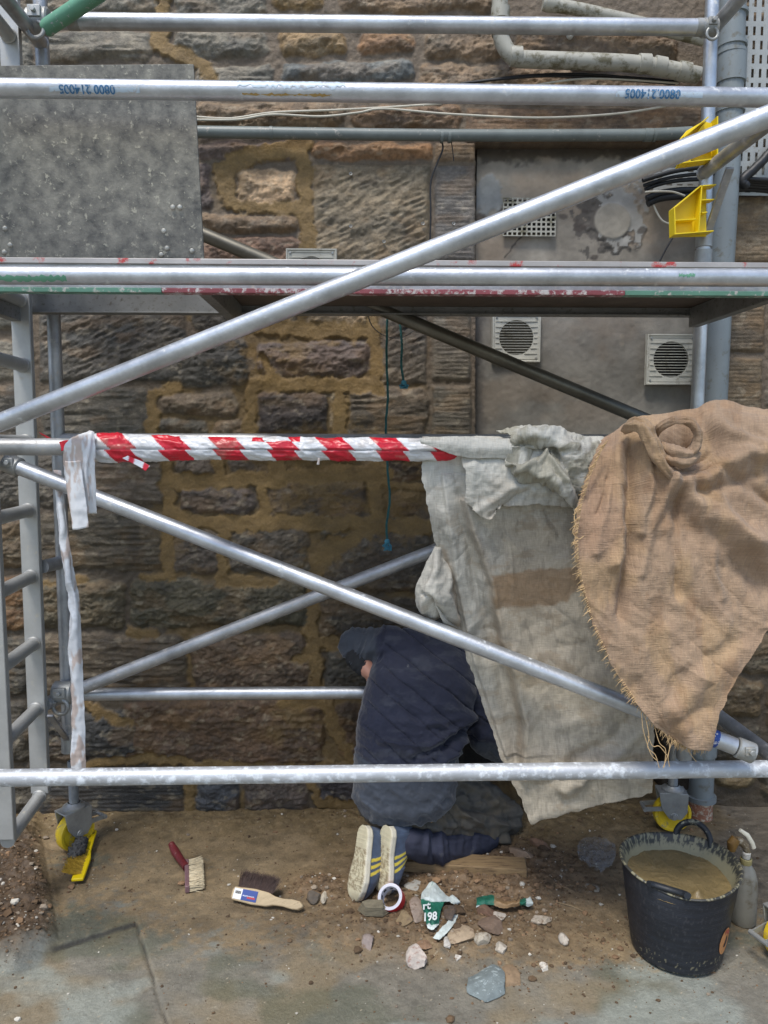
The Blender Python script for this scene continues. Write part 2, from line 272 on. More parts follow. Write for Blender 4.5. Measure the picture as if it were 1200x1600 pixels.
# courses beyond the picture's edges so that the wall carries on
rr = random.Random(5)
y = -520
while y < 1290:
    hgt = rr.choice([64, 78, 92, 104]); x = -900 - rr.random()*80
    while x < 2100:
        wd = rr.choice([110, 150, 190, 240])
        if x+wd < -300 or x > 1300 or y+hgt < -62:
            ok = all(x+wd < s[0]+4 or x > s[2]-4 or y+hgt < s[1]+4 or y > s[3]-4 for s in ST)
            if ok: ST.append((x, y, x+wd-9, y+hgt-9, rr.choice('rrrf'), rr.choice([GY, BR, DK, PU, OR])))
        x += wd
    y += hgt
def axis(a, f0, f1, b, fine, coarse):
    return np.concatenate([np.arange(a, f0, coarse), np.arange(f0, f1, fine), np.arange(f1, b+coarse, coarse)])
def make_wall():
    xs = axis(-3.2, -1.65, 1.78, 3.3, .005, .02); zs = axis(-.12, -.12, 3.42, 4.5, .005, .02)
    X, Z = np.meshgrid(xs, zs, indexing='ij'); px, py = PX(X, WY, Z)
    w1 = (fbm(px/26, py/26, 4, 1)-.5)*20; w2 = (fbm(px/26, py/26, 4, 6)-.5)*16
    qx = px+w1; qy = py+w2
    best = np.full(px.shape, 1e3); sid = np.full(px.shape, -1)
    for i, s in enumerate(ST):
        x0, y0, x1, y1 = s[:4]; k = 60
        I = np.where((px[:, 0] > x0-k*2) & (px[:, 0] < x1+k*2) | (px[:, -1] > x0-k*2) & (px[:, -1] < x1+k*2))[0]
        J = np.where((py[0] > y0-k*2) & (py[0] < y1+k*2) | (py[-1] > y0-k*2) & (py[-1] < y1+k*2))[0]
        if len(I) == 0 or len(J) == 0: continue
        sl_ = (slice(I[0], I[-1]+1), slice(J[0], J[-1]+1))
        t = .25 if s[4] in 'td' else 1.
        ax = px[sl_]+w1[sl_]*t; ay = py[sl_]+w2[sl_]*t
        cx, cy, hx, hy = (x0+x1)/2, (y0+y1)/2, (x1-x0)/2-1, (y1-y0)/2-1; r = min(3 if s[4] in 'td' else 14, hx*.8, hy*.8)
        dx = np.abs(ax-cx)-hx+r; dy = np.abs(ay-cy)-hy+r
        d = np.hypot(np.maximum(dx, 0), np.maximum(dy, 0))+np.minimum(np.maximum(dx, dy), 0)-r
        b = best[sl_]; q = sid[sl_]; m = d < b; b[m] = d[m]; q[m] = i
    ins = sst(1.5, -3.5, best)
    n = len(ST); rs = np.random.RandomState(11)
    proud = np.array([(.010+.012*rs.rand()) if s[4] in 'rf' else .012 for s in ST]); tilt = (rs.rand(n)-.5)*.0002
    kind = np.array(['rdtf'.index(s[4]) for s in ST]); cols = np.array([srgb(*s[5]) for s in ST]); ofs = rs.rand(n)*40
    K = kind[sid]; Of = ofs[sid]; u = px/375*1.; v = py/375.
    rough = (rdg(px/52+Of, py/30, 3, 2, .5)-.5)*.018+(rdg(px/20+Of+py/60, py/11-Of, 4, 5, .6)-.5)*.013+(rdg(px/8, py/5+px/30, 3, 8, .7)-.5)*.010+(fbm(px/40+Of, py/26, 2, 4)-.5)*.014
    a = .55; ux = px*math.cos(a)-py*math.sin(a); uy = px*math.sin(a)+py*math.cos(a)
    peck = (rdg(px/20+uy*0, (py*.9+px*.35)/7.5, 2, 4)-.5)*.013+(fbm(px/40, py/40, 3, 7)-.5)*.012+(vn(px/4, py/3, 2)-.5)*.003
    tool = np.sin((py+vn(px/30, py/5, 3)*4)*2*math.pi/6.2)*.0016+(fbm(px/30, py/4, 3, 9)-.5)*.006+(fbm(px/50, py/50, 3, 2)-.5)*.008
    furr = (rdg(px/55+Of, py/8.5, 3, 3)-.5)*.016+(fbm(px/60, py/40, 3, 1)-.5)*.012
    tex = np.choose(K, [rough, peck, tool, furr])
    edge = 1-np.exp(np.minimum(best, 0)/np.choose(K, [11, 4, 3, 7.]))
    h = ins*(proud[sid]*edge+tex*sst(0, -10, best))+(1-ins)*(-.002+(fbm(px/7, py/7, 3, 3)-.5)*.008)
    c = cols[sid]
    n1 = fbm(px/70+Of, py/34, 5, 4, .6); n2 = fbm(px/14, py/8, 4, 9, .6); n3 = fbm(px/120, py/120, 3, 12)
    n4 = fbm(px/4.2, py/3.2, 3, 11); c = c*(.16+.86*n2+.86*n4)[..., None]
    c = c*(1+(n1-.5)[..., None]*np.array([1.1, .9, .7]))
    oxid = sst(.56, .72, fbm(px/48+Of*2, py/26, 4, 13)); c = c*(1-oxid[..., None]*.28)+np.array(srgb(142, 112, 74))*oxid[..., None]*.28*(.6+.8*n2)[..., None]
    pale = sst(.62, .74, fbm(px/12, py/7, 4, 15))*.28; c = c*(1-pale[..., None])+np.array(srgb(188, 178, 160))*pale[..., None]
    blk = sst(.60, .70, fbm(px/26+5, py/18, 4, 10))*.32; c = c*(1-blk[..., None])+np.array(srgb(52, 48, 46))*blk[..., None]
    # joints: old grey-brown lime mortar
    mo = np.array(srgb(118, 106, 92))*(.55+.8*n2)[..., None]
    lowm = sst(420, 900, py)[..., None]; mo = mo*(1-.45*lowm)
    c = c*ins[..., None]+mo*(1-ins)[..., None]
    zone = sst(-14, 14, np.minimum(np.minimum(px-236, 668-px), np.minimum(py-425, 1290-py))+(n3-.5)*60)*(1-ins)*sst(.36, .46, fbm(px/40, py/40, 3, 3)); ocj = np.array(srgb(122, 102, 68))*(.66+.6*n2)[..., None]; c = c*(1-zone[..., None]*.9)+ocj*zone[..., None]*.9
    # wall colour darkens gradually towards the bottom
    low_dark = sst(480, 1100, py+(n3-.5)*300)[..., None]; c = c*(1-low_dark*np.array([.16, .16, .22]))
    # fresh ochre pointing
    om = np.zeros(px.shape); wx = px+(fbm(px/16, py/16, 5, 5, .6)-.5)*22; wy = py+(fbm(px/16, py/16, 5, 2, .6)-.5)*22
    for pts, w in OC:
        xs_ = [p[0] for p in pts]; ys_ = [p[1] for p in pts]
        m = (px > min(xs_)-30) & (px < max(xs_)+30) & (py > min(ys_)-30) & (py < max(ys_)+30)
        om[m] = np.maximum(om[m], sst(2.5, -2.5, seg_d(wx[m], wy[m], pts)-w-1))
    sm = np.zeros(px.shape)
    for cx, cy, rx, ry, k in [(520,740,150,70,.7),(620,790,70,60,.7),(520,880,90,60,.35),(420,560,90,90,.3),(470,1130,50,35,.7),(320,850,100,60,.25),(540,520,70,30,.4),(360,290,40,50,.3)]:
        sm = np.maximum(sm, k*np.exp(-((px-cx)/rx)**2-((py-cy)/ry)**2))
    smm = sst(.46, .72, fbm(px/26, py/16, 5, 14, .65)+sm*.35-.05)*sst(.05, .3, sm)*.7
    oc = np.array(srgb(136, 113, 72))*(.55+.85*fbm(px/22, py/14, 5, 3, .65))[..., None]; oc = oc*(1-.22*sst(650, 1000, py))[..., None]
    c = c*(1-np.maximum(om, smm)[..., None])+oc*np.maximum(om, smm)[..., None]
    ho = .009+(fbm(px/26, py/26, 4, 7, .55)-.5)*.014+(rdg(px/12, py/12, 2, 4)-.5)*.002
    h = h*(1-om)+ho*om
    # bricked opening, set back; deep hole low down
    inr = sst(2, -2, np.maximum(np.maximum(745-px, px-1110), 226-py)+(fbm(px/8, py/8, 2, 5)-.5)*3)
    c = c*(1-inr[..., None])+np.array(srgb(60, 52, 44))*inr[..., None]; h = h*(1-inr)-.10*inr
    hole = sst(4, -4, np.maximum(np.maximum(716-px, px-1052), 1098-py)+(fbm(px/18, py/18, 3, 5)-.5)*20)
    h = h*(1-hole)-.42*hole
    c = c*np.array([1.04, 1.0, .92])
    V = np.stack([X, WY-h, Z], -1).reshape(-1, 3)
    m = M('rubble_masonry', (1.12, 1.12, 1.12), .62, var=.34, vs=120, vdet=12, bump=.75, bs=95, attr=True, bd=.007)
    mk('masonry', V, gridf(*px.shape), m, wall, col=c.reshape(-1, 3))
    # rendered infill of the old opening
    xs = np.arange(P(741, 600, WY+.05).x, P(1113, 600, WY+.05).x, .005); zs = np.arange(P(900, 1112, WY+.05).z, P(900, 222, WY).z, .005)
    X, Z = np.meshgrid(xs, zs, indexing='ij'); px, py = PX(X, WY+.05, Z)
    c = np.ones(px.shape+(3,))*np.array(srgb(146, 139, 127)); n1 = fbm(px/50, py/70, 5, 4, .62); n2 = fbm(px/16, py/16, 4, 9)
    c *= (.35+1.05*n1+.22*n2)[..., None]; w = sst(.45, .65, fbm(px/90, py/60, 4, 2))[..., None]*sst(300, 240, np.abs(py-400))[..., None]*.28
    c = c*(1-w)+np.array(srgb(150, 122, 92))*w
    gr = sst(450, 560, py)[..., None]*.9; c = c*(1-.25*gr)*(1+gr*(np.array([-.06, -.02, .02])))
    def patch(f, colr, k=1.):
        nonlocal c
        f = (np.clip(f, 0, 1)*k)[..., None]; c = c*(1-f)+np.array(srgb(*colr))*(.75+.5*n2)[..., None]*f
    jit = (fbm(px/12, py/12, 4, 6)-.5)
    patch(sst(3, -3, np.hypot((px-762)/1.0, (py-302)/1.25)-24+jit*26), (140, 142, 140))
    patch(sst(2, -2, seg_d(px, py, [(745,340),(775,352),(790,330)])-5+jit*14), (84, 72, 62), .7)
    patch(sst(3, -3, np.hypot(px-950, (py-342)/1.05)-52+jit*60), (76, 72, 68), .85)
    patch(sst(3, -3, np.hypot(px-968, (py-330)/1.3)-36+jit*70), (160, 158, 152), .9)
    patch(sst(2, -2, np.hypot(px-956, py-346)-28), (150, 144, 132), 1)
    for ax, ay, rx in [(880,338,7),(905,355,9),(912,330,6),(900,345,5),(1003,360,6),(930,402,6)]: patch(sst(2, -2, np.hypot(px-ax, (py-ay)*1.5)-rx+jit*14), (74, 66, 60), .8)
    patch(sst(1.5, -.5, seg_d(px+jit*6, py+jit*6, [(816,370),(800,386),(790,404)])-.6), (50, 44, 40), .8)
    patch(sst(6, -6, seg_d(px, py, [(745,240),(1110,236)])-12+jit*30), (52, 46, 42), .75)  # shadow under the lintel, painted into the render colour
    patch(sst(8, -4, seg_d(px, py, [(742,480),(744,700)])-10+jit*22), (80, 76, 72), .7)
    patch(sst(.0, 1, np.exp(-((px-950)/140)**2)*fbm(px/18, py/90, 3, 8)*sst(600, 470, py)*sst(470, 500, py)), (120, 116, 110), .5)
    for ax, ay in [(1146*0+972,525),(972,537),(920,267)]: patch(sst(1, -1, np.hypot(px-ax, py-ay)-4), (150, 140, 125), .6)
    h = (fbm(px/60, py/60, 4, 2)-.5)*.012+(fbm(px/6, py/6, 3, 4)-.5)*.0025+.005*sst(1.5, -2.5, np.hypot(px-956, py-346)-29)+.004*sst(2, -2, np.hypot(px-962, (py-336)/1.2)-46+jit*50)+.003*sst(2, -2, np.hypot((px-762), (py-302)/1.25)-24+jit*26)
    V = np.stack([X, WY+.05-h, Z], -1).reshape(-1, 3)
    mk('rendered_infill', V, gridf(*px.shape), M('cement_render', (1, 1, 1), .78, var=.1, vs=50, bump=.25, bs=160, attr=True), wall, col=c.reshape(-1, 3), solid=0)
make_wall()
# ------------------------------------------------------------------ ground
def mound(px, py):
    soil = sst(14, -30, polyd(px, py, [(-400,1285),(58,1290),(70,1340),(84,1400),(92,1455),(76,1478),(30,1500),(-60,1520),(-400,1560)]))
    dirt = np.maximum(np.exp(-((px-760)/190)**2-((py-1375)/62)**2), .7*np.exp(-((px-690)/230)**2-((py-1440)/60)**2))
    dirt = np.maximum(dirt, .8*np.exp(-((px-500)/60)**2-((py-1392)/26)**2))
    bank = sst(1330, 1262, py)*sst(1180, 1040, px)
    return soil, dirt, bank
def gheight(X, Y):
    px, py = PX(X, Y, 0.*X); vis = sst(.8, 1.2, Y)
    soil, dirt, bank = mound(px, py)
    h = soil*(.028+.03*fbm(X*18, Y*18, 4, 2))+dirt*.045+bank*.03
    lump = np.clip(soil+dirt*1.1+bank*.5, 0, 1)
    h = h+lump*((fbm(X*26, Y*26, 4, 5)-.5)*.034+(fbm(X*90, Y*90, 3, 1)-.5)*.012)
    h = h+(fbm(X*3, Y*3, 3, 8)-.5)*.012+(fbm(X*60, Y*60, 3, 4)-.5)*.003
    # slabs: lower left slab and joints
    s1 = polyd(px, py, [(-500,1520),(80,1482),(213,1443),(262,1600),(330,1900),(-500,1900)])
    h = h-.012*sst(1.5, -1.5, s1+(fbm(X*40, Y*40, 2, 3)-.5)*.8)*vis*(.4+.6*sst(240, 200, px))-.003*np.exp(-(s1/1.8)**2)*vis
    for pts in [[(262,1600),(213,1443)],[(66,1310),(92,1465)],[(720,1440),(790,1470)]]: h = h-.004*np.exp(-(seg_d(px, py, pts)/3.)**2)*vis
    return h*vis
def gh(x, y): return float(gheight(np.array([x]), np.array([y]))[0])
def G(px, py, up_=0.):
    p = PG(px, py, 0)
    for _ in range(4): p = PG(px, py, gh(p.x, p.y))
    return Vector((p.x, p.y, p.z+up_))
def make_ground():
    xs = np.concatenate([[-60, -30, -12, -6, -4, -3.2], np.arange(-2.6, -1.45, .03), np.arange(-1.45, 1.62, .0045), np.arange(1.62, 2.7, .03), [3.2, 4, 6, 12, 30, 60]])
    ys = np.concatenate([[-60, -30, -12, -5, -2, -1, 0, .6, .9], np.arange(1.1, 1.7, .03), np.arange(1.7, 3.2, .0045), [3.3, 3.6, 5, 12, 40]])
    X, Y = np.meshgrid(xs, ys, indexing='ij'); px, py = PX(X, Y, 0.*X); H = gheight(X, Y)
    far = (Y < 1.0); px = np.where(far, X*300+600, px); py = np.where(far, 1800-Y*200, py)
    soil, dirt, bank = mound(px, py)
    n1 = np.clip(.5+1.5*(fbm(X*7, Y*9, 6, 3, .62)-.5), 0, 1); n2 = np.clip(.5+1.35*(fbm(X*36, Y*42, 5, 6, .65)-.5), 0, 1); n3 = fbm(X*2.5, Y*2.5, 4, 11)
    slab = np.array(srgb(134, 131, 122))*(.55+.45*n1+.5*n2)[..., None]
    rus = sst(.5, .7, fbm(X*5+3, Y*5, 4, 13))[..., None]*.55; slab = slab*(1-rus)+np.array(srgb(150, 132, 100))*rus
    grn = sst(.52, .68, fbm(X*4-7, Y*6, 4, 9))[..., None]*.5; slab = slab*(1-grn)+np.array(srgb(92, 100, 82))*grn
    pale = sst(.52, .66, fbm(X*3+11, Y*4, 4, 1)+.25*np.exp(-((px-1000)/260)**2-((py-1590)/45)**2)+.1*np.exp(-((px-380)/130)**2-((py-1560)/50)**2))[..., None]; slab = slab*(1-pale*.8)+np.array(srgb(158, 165, 160))*pale*.8*(.8+.4*n2)[..., None]
    mud = np.array(srgb(148, 130, 102))*(.45+.6*n2+.5*n1)[..., None]
    mud = mud*(1-.25*sst(.5, .7, fbm(X*14, Y*14, 3, 2))[..., None])
    md = -np.ones(px.shape)
    f = (1470-py)/90.+(n3-.5)*2.2+.9*dirt-1.4*np.exp(-((px-1020)/220)**2-((py-1590)/50)**2)-.9*np.exp(-((px-130)/60)**2-((py-1345)/22)**2)
    f = f+.7*np.exp(-((px-850)/260)**2-((py-1470)/60)**2)+.4*np.exp(-((px-60)/80)**2-((py-1530)/30)**2)
    mm = sst(-.35, .5, f+(n2-.5)*1.2)*.93
    c = slab*(1-mm[..., None])+mud*mm[..., None]
    sc = np.array(srgb(92, 76, 60))*(.4+1.1*n2)[..., None]; c = c*(1-soil[..., None])+sc*soil[..., None]
    dc = np.array(srgb(130, 108, 84))*(.45+1.0*n2)[..., None]; k = np.clip(dirt*1.3, 0, 1)[..., None]; c = c*(1-k)+dc*k
    asp = sst(1090, 1150, px+(n1-.5)*60)*sst(1440, 1400, py+(n1-.5)*40); ac = np.array(srgb(120, 112, 100))*(.45+1.1*n2)[..., None]; c = c*(1-asp[..., None])+ac*asp[..., None]
    bk = (sst(1345, 1280, py+(n1-.5)*50)*(1-asp))[..., None]*.8; c = c*(1-bk)+np.array(srgb(128, 110, 78))*(.5+.9*n2)[..., None]*bk
    s1 = polyd(px, py, [(-500,1520),(80,1482),(213,1443),(262,1600),(330,1900),(-500,1900)])
    dk = (np.exp(-((s1+(n2-.5)*1.6)/(.8+1.0*n1+.8*(px < 212)))**2)*.9*sst(70, 90, px)*sst(.20, .36, fbm(X*12, Y*12, 3, 4)+.35*(px < 214)))[..., None]; c = c*(1-dk)+np.array(srgb(40, 36, 30))*dk
    fleck = (fbm(X*210, Y*210, 2, 7) > .90)[..., None]; c = np.where(fleck, np.array(srgb(190, 180, 160)), c)
    c = c*np.array([.91, .89, .83])
    V = np.stack([X, Y, H], -1).reshape(-1, 3)
    o = mk('ground', V, gridf(*px.shape), M('muddy_flagstones', (1, 1, 1), .58, var=.26, vs=110, vdet=12, bump=.8, bs=100, attr=True, bd=.006), None, col=c.reshape(-1, 3))
    o['kind'] = 'structure'
make_ground()
# ------------------------------------------------------------------ fittings on the wall
def round_vent(cx, cy, w, d, lab):
    m = MB(); c = P(cx, cy, d); z = (c-Vector((0, 0, CAMH))).length; s = w*(P(cx+1, cy, d)-c).length/2; r = s*.70; n = 48
    root = None
    # plate with a round hole
    V = []; 
    for i in range(n):
        a = 2*math.pi*i/n; k = 1/max(abs(math.cos(a)), abs(math.sin(a)))
        for rad, dy in ((r, .004), (r, -.010), (s*.90*k, -.012), (s*.93*k, -.016), (s*.98*k, -.016), (s*1.0*k, 0.004)):
            V.append(c+Vector((math.cos(a)*rad, dy, math.sin(a)*rad)))
    V = [V[i*6+j] for j in range(6) for i in range(n)]
    m.add(V, [tuple(map(int, f)) for f in gridf(6, n, True)])
    f = m.build('vent', BEIGE, wall, autos=30); f['label'] = lab
    q = MB()
    k = 13
    for i in range(k):
        zz = -r+(i+.5)*2*r/k; hw = math.sqrt(max(0, r*r-zz*zz))
        q.box(c+Vector((0, -.004, zz)), (2*hw, .014, 2*r/k*.22), Matrix.Rotation(R(12), 3, 'X'))
    q.build('louvre', BEIGE, f)
    q = MB(); q.lathe([(.0001, 0), (r*1.03, 0)], c+Vector((0, .012, 0)), 32, Matrix.Rotation(R(90), 3, 'X')); q.build('shade_backing', DARKV, f)  # flat disc, painted dark as the shade behind the louvres
    q = MB(); 
    for sx in (-1, 1):
        for sz in (-1, 1): q.lathe([(.0001, .003), (.004, .003), (.005, 0)], c+Vector((sx*s*.82, -.014, sz*s*.82)), 10, Matrix.Rotation(R(90), 3, 'X'))
    q.build('screw', STEEL, f)
    q = MB()
    for i in range(9):
        zz = -s*.86+i*s*1.72/8
        for sx in (-1, 1):
            hw = math.sqrt(max(0, (r*1.04)**2-zz*zz)) if abs(zz) < r*1.04 else 0
            q.box(c+Vector((sx*(hw+s*.86)/2, -.0125, zz)), (max(.002, s*.86-hw), .003, .0025))
    q.build('rib', BEIGE, f)
round_vent(806, 528, 76, WY+.04, 'round louvred vent in the render above the tarpaulin')
round_vent(1047, 562, 78, WY+.03, 'round louvred vent beside the right scaffold post')
round_vent(487, 430, 80, WY-.03, 'round vent half hidden by the platform')
def perforated(name, x0, y0, x1, y1, d, nx, ny, fx, fy, mat, par, thick=.002, pat=None):
    a, b, c_ = P(x0, y0, d), P(x1, y0, d), P(x0, y1, d)
    U = Vector((b.x-a.x, 0, 0)); W = Vector((0, 0, c_.z-a.z))
    us = [0]; ws = [0]
    for i in range(nx): us += [(i+.5-fx/2)/nx, (i+.5+fx/2)/nx]
    for i in range(ny): ws += [(i+.5-fy/2)/ny, (i+.5+fy/2)/ny]
    us.append(1); ws.append(1)
    V = [a+U*u+W*w for u in us for w in ws]; nw = len(ws); Fc = []
    for i in range(len(us)-1):
        for j in range(nw-1):
            if i % 2 == 1 and j % 2 == 1 and (pat is None or pat(i//2, j//2)): continue
            Fc.append((i*nw+j, i*nw+j+1, (i+1)*nw+j+1, (i+1)*nw+j))
    return mk(name, V, Fc, mat, par, smooth=False, solid=thick)
g = perforated('vent', 786, 309, 869, 369, WY+.03, 11, 8, .66, .62, PIPEB, wall, .006); g['label'] = 'square mesh air grille set in the render'
q = MB(); a = P(790, 313, WY+.04); b = P(865, 365, WY+.04); q.box((a+b)/2, (b.x-a.x, .008, a.z-b.z)); q.build('shade_backing', DARKV, g)  # flat plate, painted dark as the shade behind the mesh
TRAY = M('galvanised_tray', srgb(168, 170, 166), .5, .3, var=.12, bump=.1, speck=srgb(120, 112, 96), spk=(.58, .7))
t1 = perforated('cable_tray', 1164, -30, 1236, 277, WY-.07, 6, 14, .34, .62, TRAY, wall, .002, lambda i, j: (i+j) % 1 == 0)
t2 = perforated('cable_tray', 1022, 262, 1104, 304, WY-.03, 5, 4, .55, .26, TRAY, wall); t3 = perforated('cable_tray', 1108, 244, 1250, 305, WY-.05, 8, 5, .5, .24, TRAY, wall)
def pipe(name, pts, d, rpx, mat, par=wall, lab=None, n=16, mi=None):
    pp = [P(x, y, d if not isinstance(d, (list, tuple)) else d[i]) for i, (x, y) in enumerate(pts)]
    # smooth corners
    out = [pp[0]]
    for i in range(1, len(pp)-1):
        a, b, c = pp[i-1], pp[i], pp[i+1]; r = min((a-b).length, (c-b).length)*.45
        p0 = b+(a-b).normalized()*r; p2 = b+(c-b).normalized()*r
        for k in range(7): t = k/6; out.append(p0*(1-t)**2+b*2*t*(1-t)+p2*t*t)
    out.append(pp[-1]); m = MB(); m.tube(out, rpx, n); o = m.build(name, mat, par)
    if lab: o['label'] = lab
    return o, out
def collar(par, mat, p, dirv, r, L, name='collar'):
    dirv = Vector(dirv).normalized(); m = MB(); m.tube([p-dirv*L/2, p-dirv*L*.49, p+dirv*L*.49, p+dirv*L/2], [r*.93, r, r, r*.93], 24); return m.build(name, mat, par)
wp, pts = pipe('waste_pipe', [(780, -60), (782, 62), (800, 92), (1000, 99), (1092, 118)], WY-.09, .031, PIPEB, lab='dirty white waste pipe with an elbow')
for x, y, dv in [(782, 22, (0, 0, 1)), (783, 46, (0, 0, 1)), (806, 88, (1, 0, 0)), (1006, 100, (1, 0, -.03)), (1030, 104, (1, 0, -.16)), (1068, 112, (1, 0, -.2))]: collar(wp, PIPEB, P(x, y, WY-.09), dv, .036, .045)
wp2, _ = pipe('waste_pipe', [(848, 6), (900, 13), (1006, 38), (1100, 62)], WY-.07, .024, PIPEB, lab='thinner waste pipe sloping behind the top rail'); collar(wp2, PIPEB, P(862, 7, WY-.07), (1, 0, -.1), .028, .05)
dp, _ = pipe('drainpipe', [(1146, -80), (1140, 180), (1118, 560), (1098, 1180), (1094, 1262)], WY-.09, .050, PIPEG, lab='grey drainpipe running down beside the right scaffold post')
for y in (22, 72, 84, 128, 174): collar(dp, PIPEG, P(1146-(y)*.033, y, WY-.09), (0, 0, 1), .056, .012)
collar(dp, PIPEG, P(1143, 106, WY-.09), (0, 0, 1), .0545, .10)
collar(dp, PIPEG, P(1098, 1168, WY-.09), (0, 0, 1), .057, .06); collar(dp, PIPEG, P(1095, 1245, WY-.09), (0, 0, 1), .062, .02)
m = MB(); m.tube([P(1093, 1246, WY-.09), P(1092, 1285, WY-.09)], .054, 20); m.build('clay_socket', M('terracotta', srgb(160, 110, 86), .8, speck=srgb(190, 180, 160), spk=(.5, .6)), dp)
cd_, _ = pipe('conduit', [(300, 206), (700, 212), (1010, 211), (1080, 207)], WY-.06, .0225, CONDG, lab='grey horizontal conduit above the large pecked stone')
for x, y in ((424, 208), (690, 213), (702, 213), (1012, 211), (1022, 211)): collar(cd_, CONDG, P(x, y, WY-.06), (1, 0, 0), .025, .012 if x != 1012 else .03)
def cable(pts, d, r, mat, lab=None, name='cable', par=wall, n=8, jit=0):
    pp = [Vector(P(x, y, d)) for x, y in pts]; out = []
    for i in range(len(pp)-1):
        a = pp[max(i-1, 0)]; b = pp[i]; c = pp[i+1]; e = pp[min(i+2, len(pp)-1)]
        for k in range(6):
            t = k/6; out.append(.5*((2*b)+(c-a)*t+(2*a-5*b+4*c-e)*t*t+(3*b-a-3*c+e)*t**3))
    out.append(pp[-1])
    if jit: out = [p+Vector([random.uniform(-jit, jit) for _ in range(3)]) for p in out]
    m = MB(); m.tube(out, r, n); o = m.build(name, mat, par, autos=60)
    if lab: o['label'] = lab
    return o
cable([(300, 182), (360, 185), (425, 176), (520, 172), (600, 168), (690, 162)], WY-.035, .0045, CABW, 'cream cable clipped along the wall')
cable([(300, 187), (370, 187), (425, 179), (500, 182), (560, 176), (600, 170), (700, 178), (840, 184), (960, 178), (1040, 166)], WY-.04, .0045, CABW, 'second cream cable sagging below the first')
cable([(720, 131), (780, 123), (830, 118), (900, 116), (980, 121), (1060, 128)], WY-.045, .006, BLK); cable([(735, 129), (800, 122), (870, 119), (960, 124), (1055, 131)], WY-.05, .005, BLK)
cable([(830, 134), (900, 124), (965, 124), (1060, 130)], WY-.055, .004, CABW)
cable([(688, 215), (692, 232), (683, 255), (673, 285), (673, 330), (672, 380)], WY-.04, .0035, BLK, 'thin black cable hanging beside the jamb'); cable([(704, 216), (707, 232), (709, 252)], WY-.04, .002, BLK)
cable([(1020, 318), (1035, 345), (1060, 352)], WY-.05, .004, CABW); cable([(1052, 370), (1040, 390), (1030, 410)], WY-.05, .0035, BLK)
for i, (yy, r_) in enumerate([(272, .009), (280, .007), (286, .008), (300, .012), (308, .015), (304, .011)]):
    cable([(1004+i*2, yy+10), (1030, yy+2), (1062, yy-6+i), (1110, yy-10+i*2), (1160, 278+i*4), (1215, 282+i*4)], WY-.10+i*.012, r_, BLK)
cable([(1008, 300), (1030, 299), (1052, 300), (1070, 306)], WY-.13, .004, CABW)
cable([(1215, 222), (1195, 248), (1180, 262), (1160, 282), (1165, 290)], WY-.11, .018, BLK, jit=.002)
PEG = M('white_plug', srgb(200, 200, 195), .6, bump=0)
for x, y, nm in [(548, 271, 'wall_plug'), (548, 353, 'wall_plug'), (600, 377, 'wall_plug'), (709, 349, 'wall_plug'), (661, 349, 'wall_plug')]:
    m = MB(); m.lathe([(.0035, -.004), (.0035, 0), (.006, .001), (.007, -.004)], P(x, y, WY-.028), 12, Matrix.Rotation(R(90), 3, 'X')); m.build(nm, STEEL, wall)
m = MB(); m.lathe([(.0001, .014), (.009, .012), (.013, .004), (.013, -.01)], P(891, 55, WY-.03), 16, Matrix.Rotation(R(90), 3, 'X')); m.build('wall_plug', PEG, wall)
# ------------------------------------------------------------------ scaffold tower
FD, RD = 2.12, 2.88; TR = .0246
tower = thing('scaffold_tower', (0, 2.5, 0), 'mobile aluminium scaffold tower standing in front of the stone wall', 'scaffold tower')
def bar(name, a, b, da, db=None, r=TR, mat=ALU, par=None, lab=None, ends=None, cut=()):
    A = P(a[0], a[1], da); B = P(b[0], b[1], db or da); m = MB(); n = 24; L = (B-A).length; k = max(6, int(L/.05))
    ax = (B-A).normalized()
    pts = [A+(B-A)*i/k for i in range(k+1)]
    rs = [r*(1+random.uniform(-.006, .006)) for _ in pts]
    m.tube(pts, rs, n); o = m.build(name, mat, par or tower)
    if lab: o['label'] = lab
    for t, L2, mt in cut:
        collar(o, mt, A+(B-A)*t, ax, r*1.045, L2, 'sleeve')
    return o, A, B
def post(name, a, b, d, **k): return bar(name, a, b, d, **k)
b1, _, _ = bar('horizontal_brace', (-45, 137), (1236, 153), FD, lab='upper front rail with pale blue phone number stickers')
b2, _, _ = bar('horizontal_brace', (-45, 430), (1236, 434), FD, lab='front rail along the platform edge')
b3, _, _ = bar('horizontal_brace', (-45, 1216), (1200, 1201), FD, mat=ALUP, lab='lowest front rail splashed with plaster')
b4, _, _ = bar('horizontal_brace', (84, 33), (1112, 43), RD-.1, r=.0275, lab='top rail at the rear', cut=[(.03, .04, STEEL), (.985, .05, STEEL)])
b5, _, _ = bar('horizontal_brace', (105, 1085), (1075, 1079), RD, lab='low rear rail behind the worker')
b6, _, _ = bar('horizontal_brace', (-40, 698), (1230, 700), 2.2, mat=ALUD, lab='waist high rail wrapped in barrier tape')
b7, _, _ = bar('horizontal_brace', (90, 687), (1085, 689), RD, mat=ALUD)
d1, A1, B1 = bar('diagonal_brace', (-40, 676), (1245, 164), 2.12, 1.72, lab='long diagonal crossing in front of the platform')
d2, A2, B2 = bar('diagonal_brace', (24, 728), (1148, 1166), 2.48, 2.06, lab='long diagonal falling to the right in front of the tarpaulin')
d3, _, _ = bar('diagonal_brace', (108, 1083), (1080, 703), RD-.06, mat=ALUD, lab='rear diagonal rising to the right')
d4, _, _ = bar('diagonal_brace', (250, 338), (1085, 688), RD-.03, r=.0254, mat=ALUDK, lab='dark rear diagonal passing behind the platform')
for t, o_, A_, B_ in ((.965, d2, A2, B2),):
    ax = (B_-A_).normalized(); p = A_+(B_-A_)*t; m = MB(); m.tube([p-ax*.03, p+ax*.03], TR*1.03, 24); m.build('blue_end_band', BLUEP, o_)
